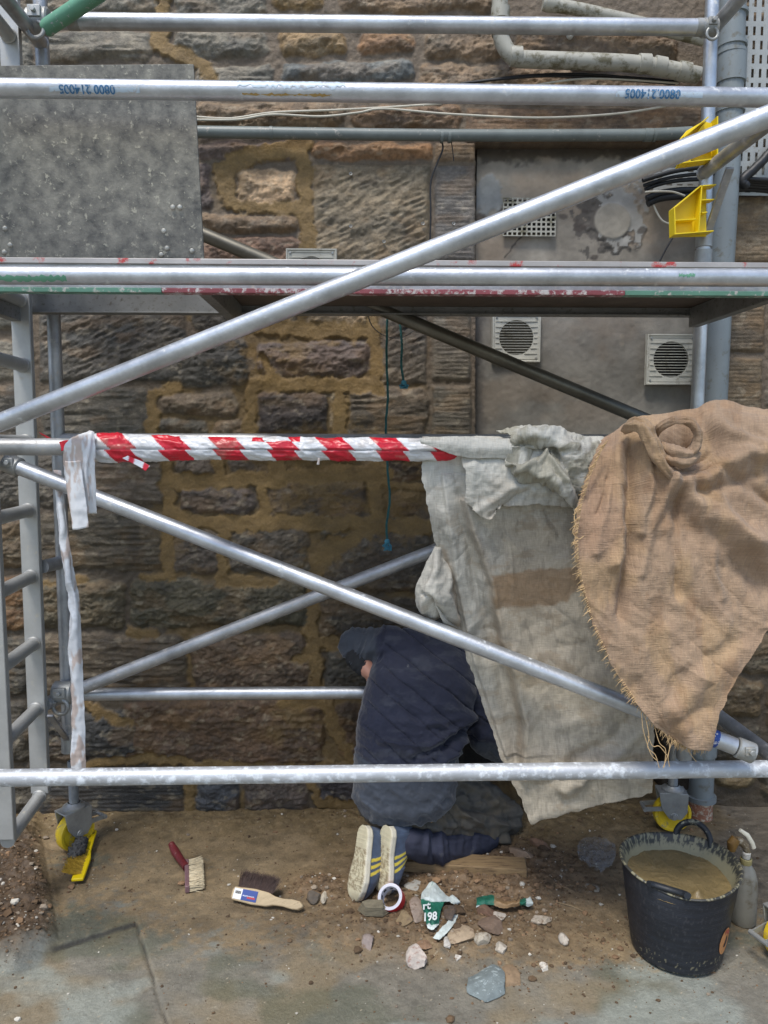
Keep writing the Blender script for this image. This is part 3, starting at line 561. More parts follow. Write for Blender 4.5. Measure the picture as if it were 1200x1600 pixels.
# clamp jaws
def clamp(p, ax, par=tower, s=1., hook=True):
    ax = Vector(ax).normalized(); root = MB()
    root.tube([p-ax*.03*s, p-ax*.026*s, p+ax*.026*s, p+ax*.03*s], [.030*s, .035*s, .035*s, .030*s], 20)
    o = root.build('clamp', STEEL, par); q = p+Vector((0, -.03*s, -.035*s)); m = MB()
    m.tube([q+Vector((math.sin(a)*.022*s, 0, math.cos(a)*.022*s)) for a in np.linspace(.3, 5.6, 14)], .006*s, 10); hook and m.build('hook', STEEL, o)
    m = MB(); m.box(p+Vector((0, -.034*s, .01*s)), (.035*s, .012*s, .03*s)); m.lathe([(.0001, .012), (.009, .012), (.009, 0)], p+Vector((0, -.04*s, .01*s)), 6, Matrix.Rotation(R(90), 3, 'X')); m.build('bolt', STEEL, o, bevel=.002)
    return o
clamp(P(100, 1082, RD-.05), (1, 0, 0), s=1.25); clamp(P(62, 34, RD-.1), (1, 0, .05), s=1.25); clamp(P(1108, 44, RD-.1), (1, 0, 0), s=.9)
clamp(A2+(B2-A2)*-.004, B2-A2, s=.9, hook=False)
clamp(B2+(B2-A2).normalized()*.03, B2-A2, s=.85, hook=False)
g1, _, _ = bar('green_brace', (72, 44), (180, -28), RD-.12, 2.62, r=.027, mat=GREEN, lab='green painted brace at the top left corner')
# rear posts
pl, _, _ = post('post', (60, -60), (84, 500), RD, mat=ALUD); pl2, _, _ = post('post', (84, 500), (108, 1155), RD, mat=ALUD)
collar(pl2, STEEL, P(107, 1150, RD), (0, 0, 1), .028, .03); collar(pl2, STEEL, P(107, 1165, RD), (0, 0, 1), .0265, .05)
pr, _, _ = post('post', (1115, -60), (1099, 395), RD); pr2, _, _ = post('post', (1099, 395), (1068, 1180), RD)
collar(pr, STEEL, P(1100, 376, RD), (0, 0, 1), .030, .05, 'band_clamp'); collar(pr, STEEL, P(1099, 402, RD), (0, 0, 1), .031, .05); collar(pr2, STEEL, P(1069, 1176, RD), (0, 0, 1), .030, .05)
# end frame rungs running towards the camera
def zrung(px, py, d0, d1, r=TR, mat=ALUD, name='frame_rung', x1=None):
    A = P(px, py, d0); B = Vector((A.x+(x1 or 0), d1, A.z)); m = MB(); m.tube([A, B], r, 20); m.lathe([(r*1.02, -.006), (r*1.16, .0), (r*1.02, .006)], A+Vector((0, -.012, 0)), 20, Matrix.Rotation(R(90), 3, 'X')); return m.build(name, mat, tower)
zrung(1114, 46, RD, FD); zrung(1098, 272, RD, FD); zrung(1078, 1085, RD, FD, x1=.012)
zrung(98, 878, RD, 2.775, mat=ALUD, x1=-.03); zrung(100, 1086, RD, 2.775, x1=-.03); zrung(66, 70, RD, FD)
m = MB(); m.beam(P(1141, 262, RD-.18), P(1106, 362, RD-.02), .012, .028, (1, 0, 0)); m.build('strut', ALUD, tower, bevel=.002)
m = MB(); m.beam(P(78, 1118, RD-.2), P(106, 1158, RD-.01), .010, .022, (1, 0, 0)); m.build('strut', ALUD, tower, bevel=.002)
# front posts just beyond the picture and their legs
for px, y0 in ((-62, 1400), (1262, 1400)):
    A = P(px, 800, FD); m = MB(); m.tube([Vector((A.x, FD, .22)), Vector((A.x, FD, 3.4))], TR, 20); m.build('post', ALU, tower)
# ladder
SW, SDp = .066, .026
ladder = thing('ladder', P(60, 1240, 2.6), 'ladder with flat aluminium stiles climbing through the hatch', None); setp(ladder, tower)
def stile(pa, pb, d, mat):
    A = P(*pa, d); B = P(*pb, d); m = MB(); m.beam(A, B, SDp, SW, (1, 0, 0)); m.build('stile', mat, ladder, bevel=.003); return A, B
LST = M('ladder_aluminium', (.42, .425, .41), .45, .45, var=.12, vs=8, bump=.1, speck=(.5, .46, .36), spk=(.6, .72), sps=20)
Ab, Bb = stile((12, -60), (64, 1238), 2.76, LST); Af, Bf = stile((-62, -60), (9, 1310), 2.42, LST)
for y in (575-4, 690, 797, 900, 1004, 1106, 1236, 470, 360, 260, 160, 60):
    t = None
    pz = P(64, y+(0 if y != 1236 else 6), 2.76); k = (pz.z-Bb.z)/(Ab.z-Bb.z); a = Bb+(Ab-Bb)*k; k = (pz.z-Bf.z)/(Af.z-Bf.z); b = Bf+(Af-Bf)*k
    m = MB(); m.tube([a+Vector((0, -.005, 0)), Vector((b.x, b.y+.01, b.z))], .0235, 18); m.lathe([(.0235, -.006), (.027, 0), (.0235, .006)], a+Vector((0, -.018, 0)), 18, Matrix.Rotation(R(90), 3, 'X'))
    m.build('rung', LST, ladder)
# platform
plat = thing('platform', P(600, 430, 2.5), 'boarded platform with red and green edges', None); setp(plat, tower)
def pp_(o): setp(o, plat); return o
zt = P(600, 405, 2.22).z; zb = P(600, 458, 2.22).z; xL, xR = -1.235, P(1092, 480, 2.83).x
EDGE = M('red_edge_paint', srgb(140, 78, 86), .5, var=.2, bump=.1, speck=(.55, .53, .53), spk=(.50, .58), sps=38)
EDGG = M('green_edge_paint', srgb(96, 142, 126), .5, var=.12, bump=.1, speck=(.5, .5, .48), spk=(.54, .62), sps=38)
for x0, x1, mt in ((xL-.02, P(254, 450, 2.22).x, EDGG), (P(254, 450, 2.22).x, P(975, 450, 2.22).x, EDGE), (P(975, 450, 2.22).x, xR+.03, EDGG)):
    m = MB(); m.box(((x0+x1)/2, 2.225, (zb+.008+zb-.003)/2), (x1-x0-.001, .034, .013)); pp_(m.build('edge_strip', mt, None, bevel=.001))
m = MB(); m.box(((xL+xR)/2, 2.231, (zt+zb)/2), (xR-xL, .028, zt-zb-.016)); pp_(m.build('side_beam', ALUD, None, bevel=.003))
m = MB(); m.box(((xL+xR)/2, 2.224, zt-.012), (xR-xL+.03, .03, .016)); pp_(m.build('side_beam_cap', REDW, None, bevel=.002))
BEAMD = M('beam_grimy', (.22, .22, .21), .5, .3, var=.2, bump=.1, speck=(.10, .09, .07), spk=(.55, .7))
z0 = P(600, 490, 2.83).z; z1 = P(600, 459, 2.83).z
m = MB(); m.box(((xL+xR)/2, 2.845, (z0+z1)/2+.012), (xR-xL, .028, z1-z0+.03)); m.box(((xL+xR)/2, 2.838, z0-.002), (xR-xL, .05, .005)); pp_(m.build('side_beam', BEAMD, None, bevel=.001))
PLY = M('platform_plywood', srgb(96, 84, 74), .7, var=.2, vs=12, bump=.2)
hx0, hx1 = P(-30, 470, 2.5).x, P(360, 470, 2.8).x
m = MB(); m.box(((hx1+xR)/2, 2.535, zt-.022), (xR-hx1, .59, .012)); pp_(m.build('deck_board', PLY, None))
for x, nm in ((hx1+.02, 'cross_beam'), (xR-.02, 'end_beam'), (xL+.02, 'end_beam')):
    m = MB(); m.box((x, 2.537, zt-.064), (.035, .58, .07)); pp_(m.build(nm, BEAMD, None, bevel=.002))
# open hatch lid, leaning out a little
a, b, c_, e = P(-60, 103, 2.24), P(302, 100, 2.26), P(319, 412, 2.33), P(-50, 412, 2.33)
HL = M('hatch_plywood', srgb(84, 84, 82), .7, col2=srgb(152, 149, 138), vs=24, vdet=14, bump=.6, bs=60, speck=srgb(178, 174, 158), spk=(.59, .66), sps=60, metal=0)
HL2 = M('hatch_top_stain', srgb(196, 178, 130), .8)
n_ = ((b-a).cross(e-a)).normalized(); m = MB(); Vv = []
for off in (0, .012): Vv += [p+n_*off for p in (a, b, c_, e)]
m.add(Vv, [(0, 1, 2, 3), (7, 6, 5, 4), (0, 4, 5, 1), (1, 5, 6, 2), (2, 6, 7, 3), (3, 7, 4, 0)])
hl = pp_(m.build('hatch_lid', HL, None, bevel=.001))
nn = -n_ if n_.y > 0 else n_; RIV = M('rivet_metal', (.5, .49, .44), .45, .5)
for x, y in ((270, 324), (281, 324), (256, 361), (261, 388), (252, 398), (8, 357), (16, 383), (7, 394), (300, 392)):
    u = (x-0)/300; p = P(x, y, 2.24+.09*(y-100)/312)+nn*.002; m = MB(); m.lathe([(.0001, .004), (.005, .003), (.0075, .0)], p, 12, rotm((1, 0, 0), nn)); pp_(m.build('rivet', RIV))
# ------------------------------------------------------------------ stickers on the rails
PAT = M('sticker_film', srgb(188, 204, 216), .4, var=.08, bump=.1, speck=(.42, .43, .44), spk=(.56, .6), sps=60)
OCR = M('ochre_stain', srgb(170, 140, 84), .8, var=.15, speck=(.5, .5, .5), spk=(.6, .64), sps=70)
def on_bar(o_bar, d, x0, x1, yc, f, mat, name, half=.5, text=None, a0=None, r=TR, lift=.0006, par=None, tw=None, tcol=None, flip=True, ragged=0):
    # curved patch on a rail between pixels x0..x1, angles a0..a1 below front
    A = P(x0, yc(x0), d); B = P(x1, yc(x1), d); ax = (B-A).normalized(); L = (B-A).length; uu = Vector((0, -1, 0)); uu = (uu-ax*uu.dot(ax)).normalized(); ww = Vector((0, 0, 1)); ww = (ww-ax*ww.dot(ax)).normalized()
    V = []; nu, nv = 40, 10; Rr = random.Random(int(x0))
    for i in range(nu):
        e0 = a0[0]+Rr.uniform(0, ragged); e1 = a0[1]-Rr.uniform(0, ragged)
        for j in range(nv):
            an = e0+(e1-e0)*j/(nv-1); V.append(A+ax*L*i/(nu-1)+(uu*math.cos(an)+ww*math.sin(an))*(r*1.006+lift))
    o = mk(name, V, gridf(nu, nv), mat, par)
    if text:
        tv, tf = text2d(text, 1, .02); xs = [v[0] for v in tv]; ys = [v[1] for v in tv]; w = max(xs)-min(xs); s = tw/w; TV = []
        for x, y in tv:
            x = (x-min(xs)-w/2)*s; y = (y-.35)*s
            if flip: x, y = -x, -y
            an = (a0[0]+a0[1])/2+y/r; TV.append(A+ax*(L*.42+x)+(uu*math.cos(an)+ww*math.sin(an))*(r*1.006+lift+.0026))
        mk('lettering', TV, tf, M('sticker_ink', srgb(60, 110, 150), .5, bump=0, speck=(.5, .55, .6), spk=(.58, .62), sps=120), o)
    return o
y1f = lambda x: 137+(x+45)/1281*16
on_bar(b1, FD, 82, 222, y1f, 0, PAT, 'sticker', a0=(-.75, -.15), text='0800 214005', tw=.145, par=b1, ragged=.15)
on_bar(b1, FD, 958, 1092, y1f, 0, PAT, 'sticker', a0=(-.55, .10), text='0800.214005', tw=.15, par=b1, ragged=.1)
on_bar(b1, FD, 372, 540, y1f, 0, PAT, 'sticker', a0=(-.2, .95), par=b1, ragged=.5)
on_bar(b1, FD, 380, 518, y1f, 0, OCR, 'stain', a0=(-.9, -.5), par=b1, ragged=.2)
on_bar(b2, FD, -40, 108, lambda x: 430, 0, GREEN, 'paint_patch', a0=(-1.0, -.1), par=b2, ragged=.3); on_bar(b2, FD, 1055, 1080, lambda x: 433, 0, GREEN, 'paint_patch', a0=(-.3, .3), par=b2, ragged=.3)
# ------------------------------------------------------------------ yellow brackets on the right post
def bracket(outline, d, lab, slabs, th=.05):
    m = MB(); poly = outline; fn = lambda u, v, t: P(u, v, d)+Vector((0, t, 0))
    m.prism(poly, fn, -.004, .0)
    o = m.build('toe_board_bracket', YEL, tower, bevel=.0008); o['label'] = lab
    m = MB()
    for (x0, y0), (x1, y1), w in slabs:
        A = P(x0, y0, d); B = P(x1, y1, d); m.beam(A+Vector((0, -.022 if w > 0 else 0, 0)), B+Vector((0, -.022, 0)), abs(w), .004, (0, 0, 1) if abs(B.x-A.x) > abs(B.z-A.z) else (1, 0, 0))
    m.build('rib', YEL, o, bevel=.0006)
bracket([(1086,296),(1103,296),(1103,370),(1046,371),(1045,330)], RD-.05, 'lower yellow bracket on the right post', [((1046,371),(1106,366),.05),((1047,349),(1080,347),.035),((1086,297),(1110,295),.05),((1088,296),(1083,368),.05),((1086,318),(1108,317),.04),((1090,337),(1098,336),.03),((1047,330),(1086,297),.05),((1046,330),(1047,370),.05)])
bracket([(1072,205),(1098,190),(1116,194),(1113,252),(1070,250),(1058,222)], RD-.06, 'upper yellow bracket behind the long diagonal', [((1056,262),(1112,255),.055),((1070,245),(1110,237),.05),((1069,250),(1070,262),.05),((1112,190),(1112,258),.05),((1060,222),(1098,191),.05),((1080,218),(1096,196),.03),((1054,261),(1082,248),.02)])
# ------------------------------------------------------------------ casters
def caster(x, y, zr, rot, lab, lever=1, d=.15, top=.36):
    M3 = Matrix.Rotation(rot, 3, 'Z'); z0 = gh(x, y); c = Vector((x, y, z0+d/2)); o = MB()
    T = lambda v: c+M3 @ Vector(v)
    # fork housing: two cheeks and a crown
    for s in (-1, 1):
        o.prism([(-.062, .094), (.052, .094), (.052, .02), (.03, -.012), (-.018, -.012), (-.05, .03)], lambda u, v, t, s=s: T((u, s*.036+t, v)), -.002, .002)
    o.box(T((-.005, 0, .095)), (.114, .076, .006), M3)
    o.prism([(-.036, .092), (.036, .092), (.036, .05), (-.036, .05)], lambda u, v, t: T((.052+t, u, v)), -.002, .002)
    h = o.build('caster', STEEL, tower, bevel=.0015, autos=30); h['label'] = lab
    w = MB(); w.lathe([(.02, -.014), (.056, -.014), (.062, -.022), (.071, -.022), (.075, -.014), (.075, .014), (.071, .022), (.062, .022), (.056, .014), (.02, .014)], c, 40, M3 @ Matrix.Rotation(R(90), 3, 'X')); w.build('wheel', YELW, h)
    w = MB(); w.tube([T((0, -.046, 0)), T((0, .046, 0))], .009, 6); w.lathe([(.001, .003), (.014, .003), (.016, 0)], T((0, -.038, 0)), 20, M3 @ Matrix.Rotation(R(90), 3, 'X')); w.build('axle_bolt', STEEL, h)
    w = MB(); top_ = T((0, 0, .098)); w.lathe([(.044, 0), (.044, .007), (.030, .014), (.024, .022)], top_, 28); w.build('swivel_plate', STEEL, h)
    w = MB(); pr = []; z = .02
    while z < top-.17: pr += [(.0165, z), (.0195, z+.0025), (.0165, z+.005)]; z += .005
    w.lathe(pr, top_, 18); w.build('threaded_stem', STEEL, h)
    w = MB()
    for s in (-1, 1): w.beam(T((-.045*lever, s*.030, .028)), T((-.115*lever, s*.026, .02)), .004, .018, (0, 0, 1))
    w.tube([T((-.115*lever, -.034, .02)), T((-.115*lever, .034, .02))], .008, 10); w.build('brake_lever', STEEL, h)
    return h
p = G(112, 1322); caster(P(112, 1200, RD).x, 2.89, 0, R(52), 'yellow wheeled caster under the left rear post', lever=-1)
caster(P(1064, 1200, RD).x, 2.95, 0, R(-8), 'yellow wheeled caster under the right rear post')
p = G(1226, 1496); caster(p.x, p.y, 0, R(20), 'front caster with its lever out, cut by the right edge')
p = G(-70, 1480); caster(p.x, p.y, 0, R(-30), 'front caster beyond the left edge')
# ------------------------------------------------------------------ cloth hung on the rail
def cr(p0, p1, p2, p3, t): return .5*((2*p1)+(p2-p0)*t+(2*p0-5*p1+4*p2-p3)*t*t+(p3-p0+3*p1-3*p2)*t**3)
def resample(A, n):      # catmull-rom along axis 0
    A = np.asarray(A, float); k = len(A); out = []
    E = np.concatenate([[2*A[0]-A[1]], A, [2*A[-1]-A[-2]]])
    for s in np.linspace(0, k-1-1e-9, n):
        i = int(s); t = s-i; out.append(cr(E[i], E[i+1], E[i+2], E[i+3], t))
    return np.array(out)
def cloth(name, rows, nu, nv, mat, par, disp=None, colf=None, thick=.0025, edge=0, wr=(.006, 40), seed=1, lab=None, crease=.0):
    g = resample(rows, nu); g = resample(np.swapaxes(g, 0, 1), nv); g = np.swapaxes(g, 0, 1)   # nu x nv x 3 (px,py,d)
    if edge:
        U = np.linspace(0, 1, nu)[:, None]; Vv = np.linspace(0, 1, nv)[None, :]
        ew = np.exp(-np.minimum(np.minimum(Vv, 1-Vv), np.minimum(U+.0, 1-U))/.03)
        g[..., 0] += (fbm(g[..., 1]/14, g[..., 0]/14, 4, seed)-.5)*edge*ew; g[..., 1] += (fbm(g[..., 0]/14, g[..., 1]/14, 4, seed+3)-.5)*edge*ew
    px, py, d = g[..., 0], g[..., 1], g[..., 2]
    v = fw[None, None]+rt*((px-600)/F)[..., None]+up*((800-py)/F)[..., None]; Q = C0+v*(d/v[..., 1])[..., None]
    h = np.zeros(px.shape)
    if disp: h = h+disp(px, py)
    h = h+(rdg(px/wr[1]+seed, py/wr[1]*.8, 4, seed)-.5)*wr[0]+(fbm(px/9, py/9, 3, seed+2)-.5)*.0018
    du = np.gradient(Q, axis=0); dv = np.gradient(Q, axis=1); N = np.cross(du, dv); N /= np.linalg.norm(N, axis=-1, keepdims=True)+1e-9
    s = np.sign((N*(-v)).sum(-1).mean()); Q = Q+N*s*h[..., None]
    uv = np.stack([px/375, py/375], -1).reshape(-1, 2)
    c = colf(px, py, h) if colf is not None else np.ones(px.shape+(3,))
    o = mk(name, Q.reshape(-1, 3), gridf(nu, nv), mat, par, col=c.reshape(-1, 3), uv=uv, solid=thick)
    if lab: o['label'] = lab
    return o, Q
def ridges(L):
    def f(px, py):
        h = np.zeros(px.shape); wx = px+(fbm(px/40, py/40, 2, 3)-.5)*14; wy = py+(fbm(px/40, py/40, 2, 5)-.5)*14
        for pts, w, a in L: h = h+a*np.exp(-(seg_d(wx, wy, pts)/w)**2)
        return h
    return f
def step(pts, w, a, side):   # a fold edge: drops off sharply on one side of a line
    def f(px, py):
        h = np.zeros(px.shape)
        for (x0, y0), (x1, y1) in zip(pts[:-1], pts[1:]):
            m = (py >= y0) & (py < y1) if y1 > y0 else (py >= y1) & (py < y0)
            lx = x0+(py-y0)*(x1-x0)/(y1-y0+1e-9); q = (px-lx)*side
            h = np.where(m, a*sst(-w*.15, w*.15, q)*np.exp(-np.clip(q, 0, None)/w), h)
        return h
    return f
def creases(box, n, amp, w, seed, ang=(0, math.pi), ln=(30, 120)):
    rs = np.random.RandomState(seed); L = []
    for k in range(n):
        x = rs.uniform(box[0], box[2]); y = rs.uniform(box[1], box[3]); a = rs.uniform(*ang); l = rs.uniform(*ln)/2; b = rs.uniform(-.3, .3)
        L.append(([(x-math.cos(a)*l, y-math.sin(a)*l), (x+math.sin(a)*l*b*.4, y-math.cos(a)*l*b*.4), (x+math.cos(a)*l, y+math.sin(a)*l)], rs.uniform(.6, 1.6)*w, amp*rs.uniform(.3, 1)*rs.choice([-1, 1]), (x, y), l))
    def f(px, py):
        h = np.zeros(px.shape)
        for pts, ww, a, (cx, cy), l in L:
            m = (np.abs(px-cx) < l+5*ww) & (np.abs(py-cy) < l+5*ww)
            if not m.any(): continue
            d = seg_d(px[m], py[m], pts); h[m] += a*np.exp(-d/ww)*sst(l*1.25, 0, np.hypot(px[m]-cx, py[m]-cy))
        return h
    return f
def addf(*fs): return lambda px, py: sum(f(px, py) for f in fs)
TARP = M('woven_tarp_fabric', (1, 1, 1), .6, var=.07, vs=30, bump=.45, bs=70, attr=True, sheen=.1, weave=(260, 26, .16, .35), bd=.004)
def tarpcol(px, py, h):
    n1 = fbm(px/50, py/60, 5, 5, .6); n2 = fbm(px/10, py/10, 4, 2, .6); n3 = fbm(px/22, py/16, 5, 9, .6)
    c = np.ones(px.shape+(3,))*np.array(srgb(190, 186, 174))*(.68+.46*n1)[..., None]
    r = sst(735, 800, px+ (n1-.5)*80)*sst(760, 830, py)*.8; c = c*(1-r[..., None])+np.array(srgb(176, 164, 144))*(.80+.4*n2)[..., None]*r[..., None]
    k = sst(.46, .72, n3)[..., None]*.30; c = c*(1-k)+np.array(srgb(116, 112, 104))*k; k = (sst(.60, .70, fbm(px/7, py/24, 4, 6, .6))*.35)[..., None]; c = c*(1-k)+np.array(srgb(120, 114, 102))*k
    k = sst(.58, .68, fbm(px/35+9, py/20, 5, 12, .62))[..., None]*.32; c = c*(1-k)+np.array(srgb(140, 118, 88))*k
    top = sst(800, 735, py)[..., None]; c = c*(1-top*.5)+np.array(srgb(200, 200, 190))*(.7+.5*n3)[..., None]*top*.5
    b = polyd(px+(n2-.5)*10, py+(n2-.5)*10, [(766,896),(903,884),(930,890),(886,940),(850,948),(772,946)]); k = sst(3, -3, b)[..., None]*.72; c = c*(1-k)+np.array(srgb(136, 108, 76))*k
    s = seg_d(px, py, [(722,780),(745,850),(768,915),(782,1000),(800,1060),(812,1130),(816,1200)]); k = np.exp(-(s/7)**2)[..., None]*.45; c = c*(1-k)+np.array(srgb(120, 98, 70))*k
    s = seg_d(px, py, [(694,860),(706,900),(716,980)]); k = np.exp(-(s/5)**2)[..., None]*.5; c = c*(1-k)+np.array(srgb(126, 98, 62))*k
    k = np.exp(-((px-985)/40)**2-((py-1210)/14)**2)+np.exp(-((px-905)/26)**2-((py-1212)/12)**2); k = (np.clip(k, 0, 1)*sst(.4, .6, n3))[..., None]*.6; c = c*(1-k)+np.array(srgb(110, 106, 98))*k
    return c
tarp = thing('tarpaulin', P(830, 1280, 2.25), 'dirty off-white woven tarpaulin hanging from the taped rail over the worker', 'tarpaulin')
seam = [(722,780),(745,850),(768,915),(784,1000),(806,1060),(820,1130),(818,1215)]
tf = addf(ridges([([(690,760),(712,900),(742,1030)],14,.010),([(722,770),(732,860),(755,960),(790,1100),(808,1190)],9,-.014),(seam,7,.012),([(760,950),(800,1090),(812,1170)],12,-.010),([(880,1230),(960,1180),(1010,1125)],12,.022),([(900,1190),(960,1150),(1000,1100)],14,-.014),([(850,1030),(930,1060),(990,1050)],20,.008),
 ([(760,800),(880,830),(890,880)],16,.006),([(830,960),(850,1080),(840,1180)],22,-.008),([(690,800),(700,830)],10,.008),([(900,960),(940,1010),(960,1080)],18,.008),([(860,1140),(930,1120)],12,.007),([(830,1284),(900,1255)],10,.006)]), step(seam, 34, .024, 1), step([(690,740),(712,900),(742,1030),(790,1180)], 24, .014, 1))
rows = [[(662,702,2.26),(740,700,2.26),(820,700,2.26),(880,700,2.26),(950,700,2.26)], [(660,682,2.20),(740,682,2.2),(820,682,2.2),(880,682,2.2),(948,682,2.2)],
[(657,700,2.21),(742,702,2.155),(820,702,2.155),(882,702,2.155),(948,702,2.155)], [(659,730,2.205),(741,730,2.17),(820,730,2.17),(882,730,2.17),(950,730,2.17)], [(668,790,2.19),(742,790,2.18),(822,790,2.19),(900,790,2.19),(965,800,2.19)], [(681,850,2.22),(752,850,2.21),(828,850,2.22),(905,850,2.2),(975,850,2.19)], [(696,910,2.25),(762,905,2.23),(838,905,2.24),(908,905,2.2),(985,900,2.19)],
[(726,1010,2.31),(790,1010,2.27),(860,1010,2.26),(932,1010,2.24),(1008,1010,2.2)], [(761,1120,2.32),(815,1120,2.29),(890,1120,2.27),(960,1120,2.25),(1020,1118,2.23)], [(792,1203,2.31),(845,1200,2.28),(905,1198,2.26),(965,1195,2.25),(1022,1186,2.25)], [(831,1285,2.31),(864,1277,2.29),(908,1264,2.28),(965,1252,2.27),(1019,1240,2.27)]]
cloth('sheet', rows, 420, 280, TARP, tarp, addf(tf, creases((650, 690, 1020, 1280), 150, .006, 6, 4), creases((650, 690, 1020, 1280), 260, .003, 3, 9, ln=(14, 50)), creases((660, 720, 760, 1250), 26, .009, 8, 5, (1.2, 1.75), (80, 220))), tarpcol, .002, 8, (.004, 60), 2)
rows = [[(720,712,2.150),(790,708,2.15),(860,700,2.15),(936,696,2.15)], [(728,745,2.14),(795,748,2.13),(862,745,2.13),(938,740,2.13)], [(726,781,2.15),(762,812,2.14),(800,790,2.14),(928,792,2.14)]]
cloth('folded_flap', rows, 70, 130, TARP, tarp, ridges([([(740,800),(800,760),(860,740)],7,.010),([(730,730),(790,760),(850,770)],8,.007),([(770,805),(820,765)],5,-.010),([(880,720),(915,770)],8,.008),([(740,715),(735,780)],6,.006)]), tarpcol, .003, 8, (.010, 22), 4)
rows = [[(656,686,2.155),(700,683,2.15),(750,684,2.15),(800,686,2.15)], [(656,689,2.145),(700,692,2.132),(735,698,2.13),(800,700,2.13)], [(657,692,2.145),(690,703,2.135),(724,714,2.135),(800,716,2.14)]]
cloth('wrapped_edge', rows, 30, 90, TARP, tarp, None, tarpcol, .003, 5, (.006, 20), 6)
def knotcol(px, py, h):
    c = tarpcol(px, py, h); k = sst(.4, .62, fbm(px/16, py/12, 4, 3)+.25*sst(900, 840, px)*sst(690, 740, py))[..., None]*.6
    return c*(1-k)+np.array(srgb(128, 122, 98))*k
rows = [[(776,674,2.2),(815,667,2.17),(850,666,2.16),(893,676,2.16),(938,690,2.17)], [(800,684,2.15),(832,680,2.11),(862,684,2.10),(896,700,2.10),(934,716,2.12)], [(796,702,2.14),(826,700,2.15),(852,702,2.15),(886,722,2.09),(928,742,2.12)], [(790,722,2.11),(815,730,2.07),(842,738,2.07),(880,756,2.08),(915,772,2.12)], [(802,740,2.13),(826,750,2.12),(850,758,2.12),(878,774,2.12),(900,790,2.14)]]
cloth('twisted_bunch', rows, 110, 150, TARP, tarp, ridges([([(800,700),(850,690),(900,700)],5,.014),([(795,715),(840,706),(858,714)],5,-.03),([(805,732),(845,722),(865,712)],4,.018),([(812,742),(860,748),(896,785)],5,.014),([(850,715),(880,750),(898,786)],5,.020),([(862,700),(890,735),(905,780)],6,-.016),([(790,690),(830,672),(880,676)],5,.012),([(800,728),(850,752)],4,-.016),([(806,718),(838,722)],3,-.016)]), knotcol, .003, 4, (.014, 14), 3)
rows = [[(680,852,2.23),(686,858,2.235),(692,866,2.26)], [(660,895,2.22),(682,900,2.19),(706,902,2.24)], [(648,930,2.24),(678,935,2.17),(712,940,2.25)], [(660,958,2.26),(690,968,2.22),(718,975,2.27)], [(700,978,2.29),(712,982,2.28),(722,990,2.30)]]
cloth('side_fold', rows, 90, 60, TARP, tarp, ridges([([(682,858),(672,920),(664,955)],4,.010),([(690,870),(700,930),(712,978)],4,.012),([(665,930),(690,950),(712,980)],4,-.016),([(678,945),(690,985)],5,-.02)]), tarpcol, .003, 3, (.010, 14), 7)
# burlap
BUR = M('burlap_weave', (1, 1, 1), .9, var=.12, vs=40, bump=.5, bs=110, attr=True, sheen=.15, spec=.2, weave=(190, 18, .14, .7), bd=.004)
def burcol(px, py, h):
    n1 = fbm(px/60, py/60, 5, 3, .6); n2 = fbm(px/9, py/9, 4, 7, .6); n3 = fbm(px/70+4, py/50, 4, 10)
    c = np.ones(px.shape+(3,))*np.array(srgb(166, 141, 116))*(.68+.34*n1+.26*n2)[..., None]
    k = sst(.48, .62, n3)[..., None]*.5; c = c*(1-k)+np.array(srgb(160, 134, 110))*k
    k = sst(.5, .68, fbm(px/40, py/90, 4, 1))[..., None]*.5; c = c*(1-k)+np.array(srgb(180, 150, 112))*k
    k = sst(.56, .7, fbm(px/30+3, py/60+8, 4, 6))[..., None]*.4; c = c*(1-k)+np.array(srgb(140, 108, 78))*k
    k = sst(990, 940, px)[..., None]*sst(900, 830, py)[..., None]*.45; c = c*(1-k)+np.array(srgb(158, 126, 102))*k
    return c
bur = thing('burlap_sheet', P(1080, 1170, 2.0), 'brown hessian sheet with frayed edge knotted over the rail at the right', 'burlap sheet')
rows = [[(952,690,2.26),(990,672,2.26),(1040,664,2.28),(1100,652,2.28),(1160,650,2.28),(1250,655,2.28)], [(944,676,2.2),(985,657,2.2),(1035,651,2.2),(1085,635,2.2),(1150,631,2.2),(1250,640,2.2)], [(930,705,2.11),(978,690,2.10),(1035,688,2.09),(1090,672,2.09),(1160,668,2.08),(1260,675,2.08)], [(915,745,2.07),(972,740,2.06),(1033,740,2.05),(1096,738,2.04),(1165,735,2.04),(1270,745,2.04)], [(902,800,2.03),(962,800,2.03),(1031,802,2.03),(1103,805,2.02),(1172,800,2.02),(1275,810,2.02)],
[(899,870,2.01),(963,885,2.01),(1036,890,2.01),(1107,890,2.0),(1178,882,2.0),(1266,870,2.0)], [(922,965,2.0),(982,978,2.0),(1044,984,1.99),(1106,985,1.99),(1162,972,1.99),(1226,948,1.99)], [(962,1050,2.0),(1008,1064,1.99),(1053,1070,1.98),(1096,1066,1.98),(1132,1054,1.98),(1170,1030,1.98)], [(1004,1112,1.98),(1032,1124,1.98),(1062,1130,1.97),(1086,1128,1.97),(1106,1122,1.97),(1124,1112,1.97)], [(1050,1156,1.99),(1064,1162,1.98),(1077,1166,1.97),(1087,1168,1.97),(1096,1169,1.97),(1104,1168,1.98)]]
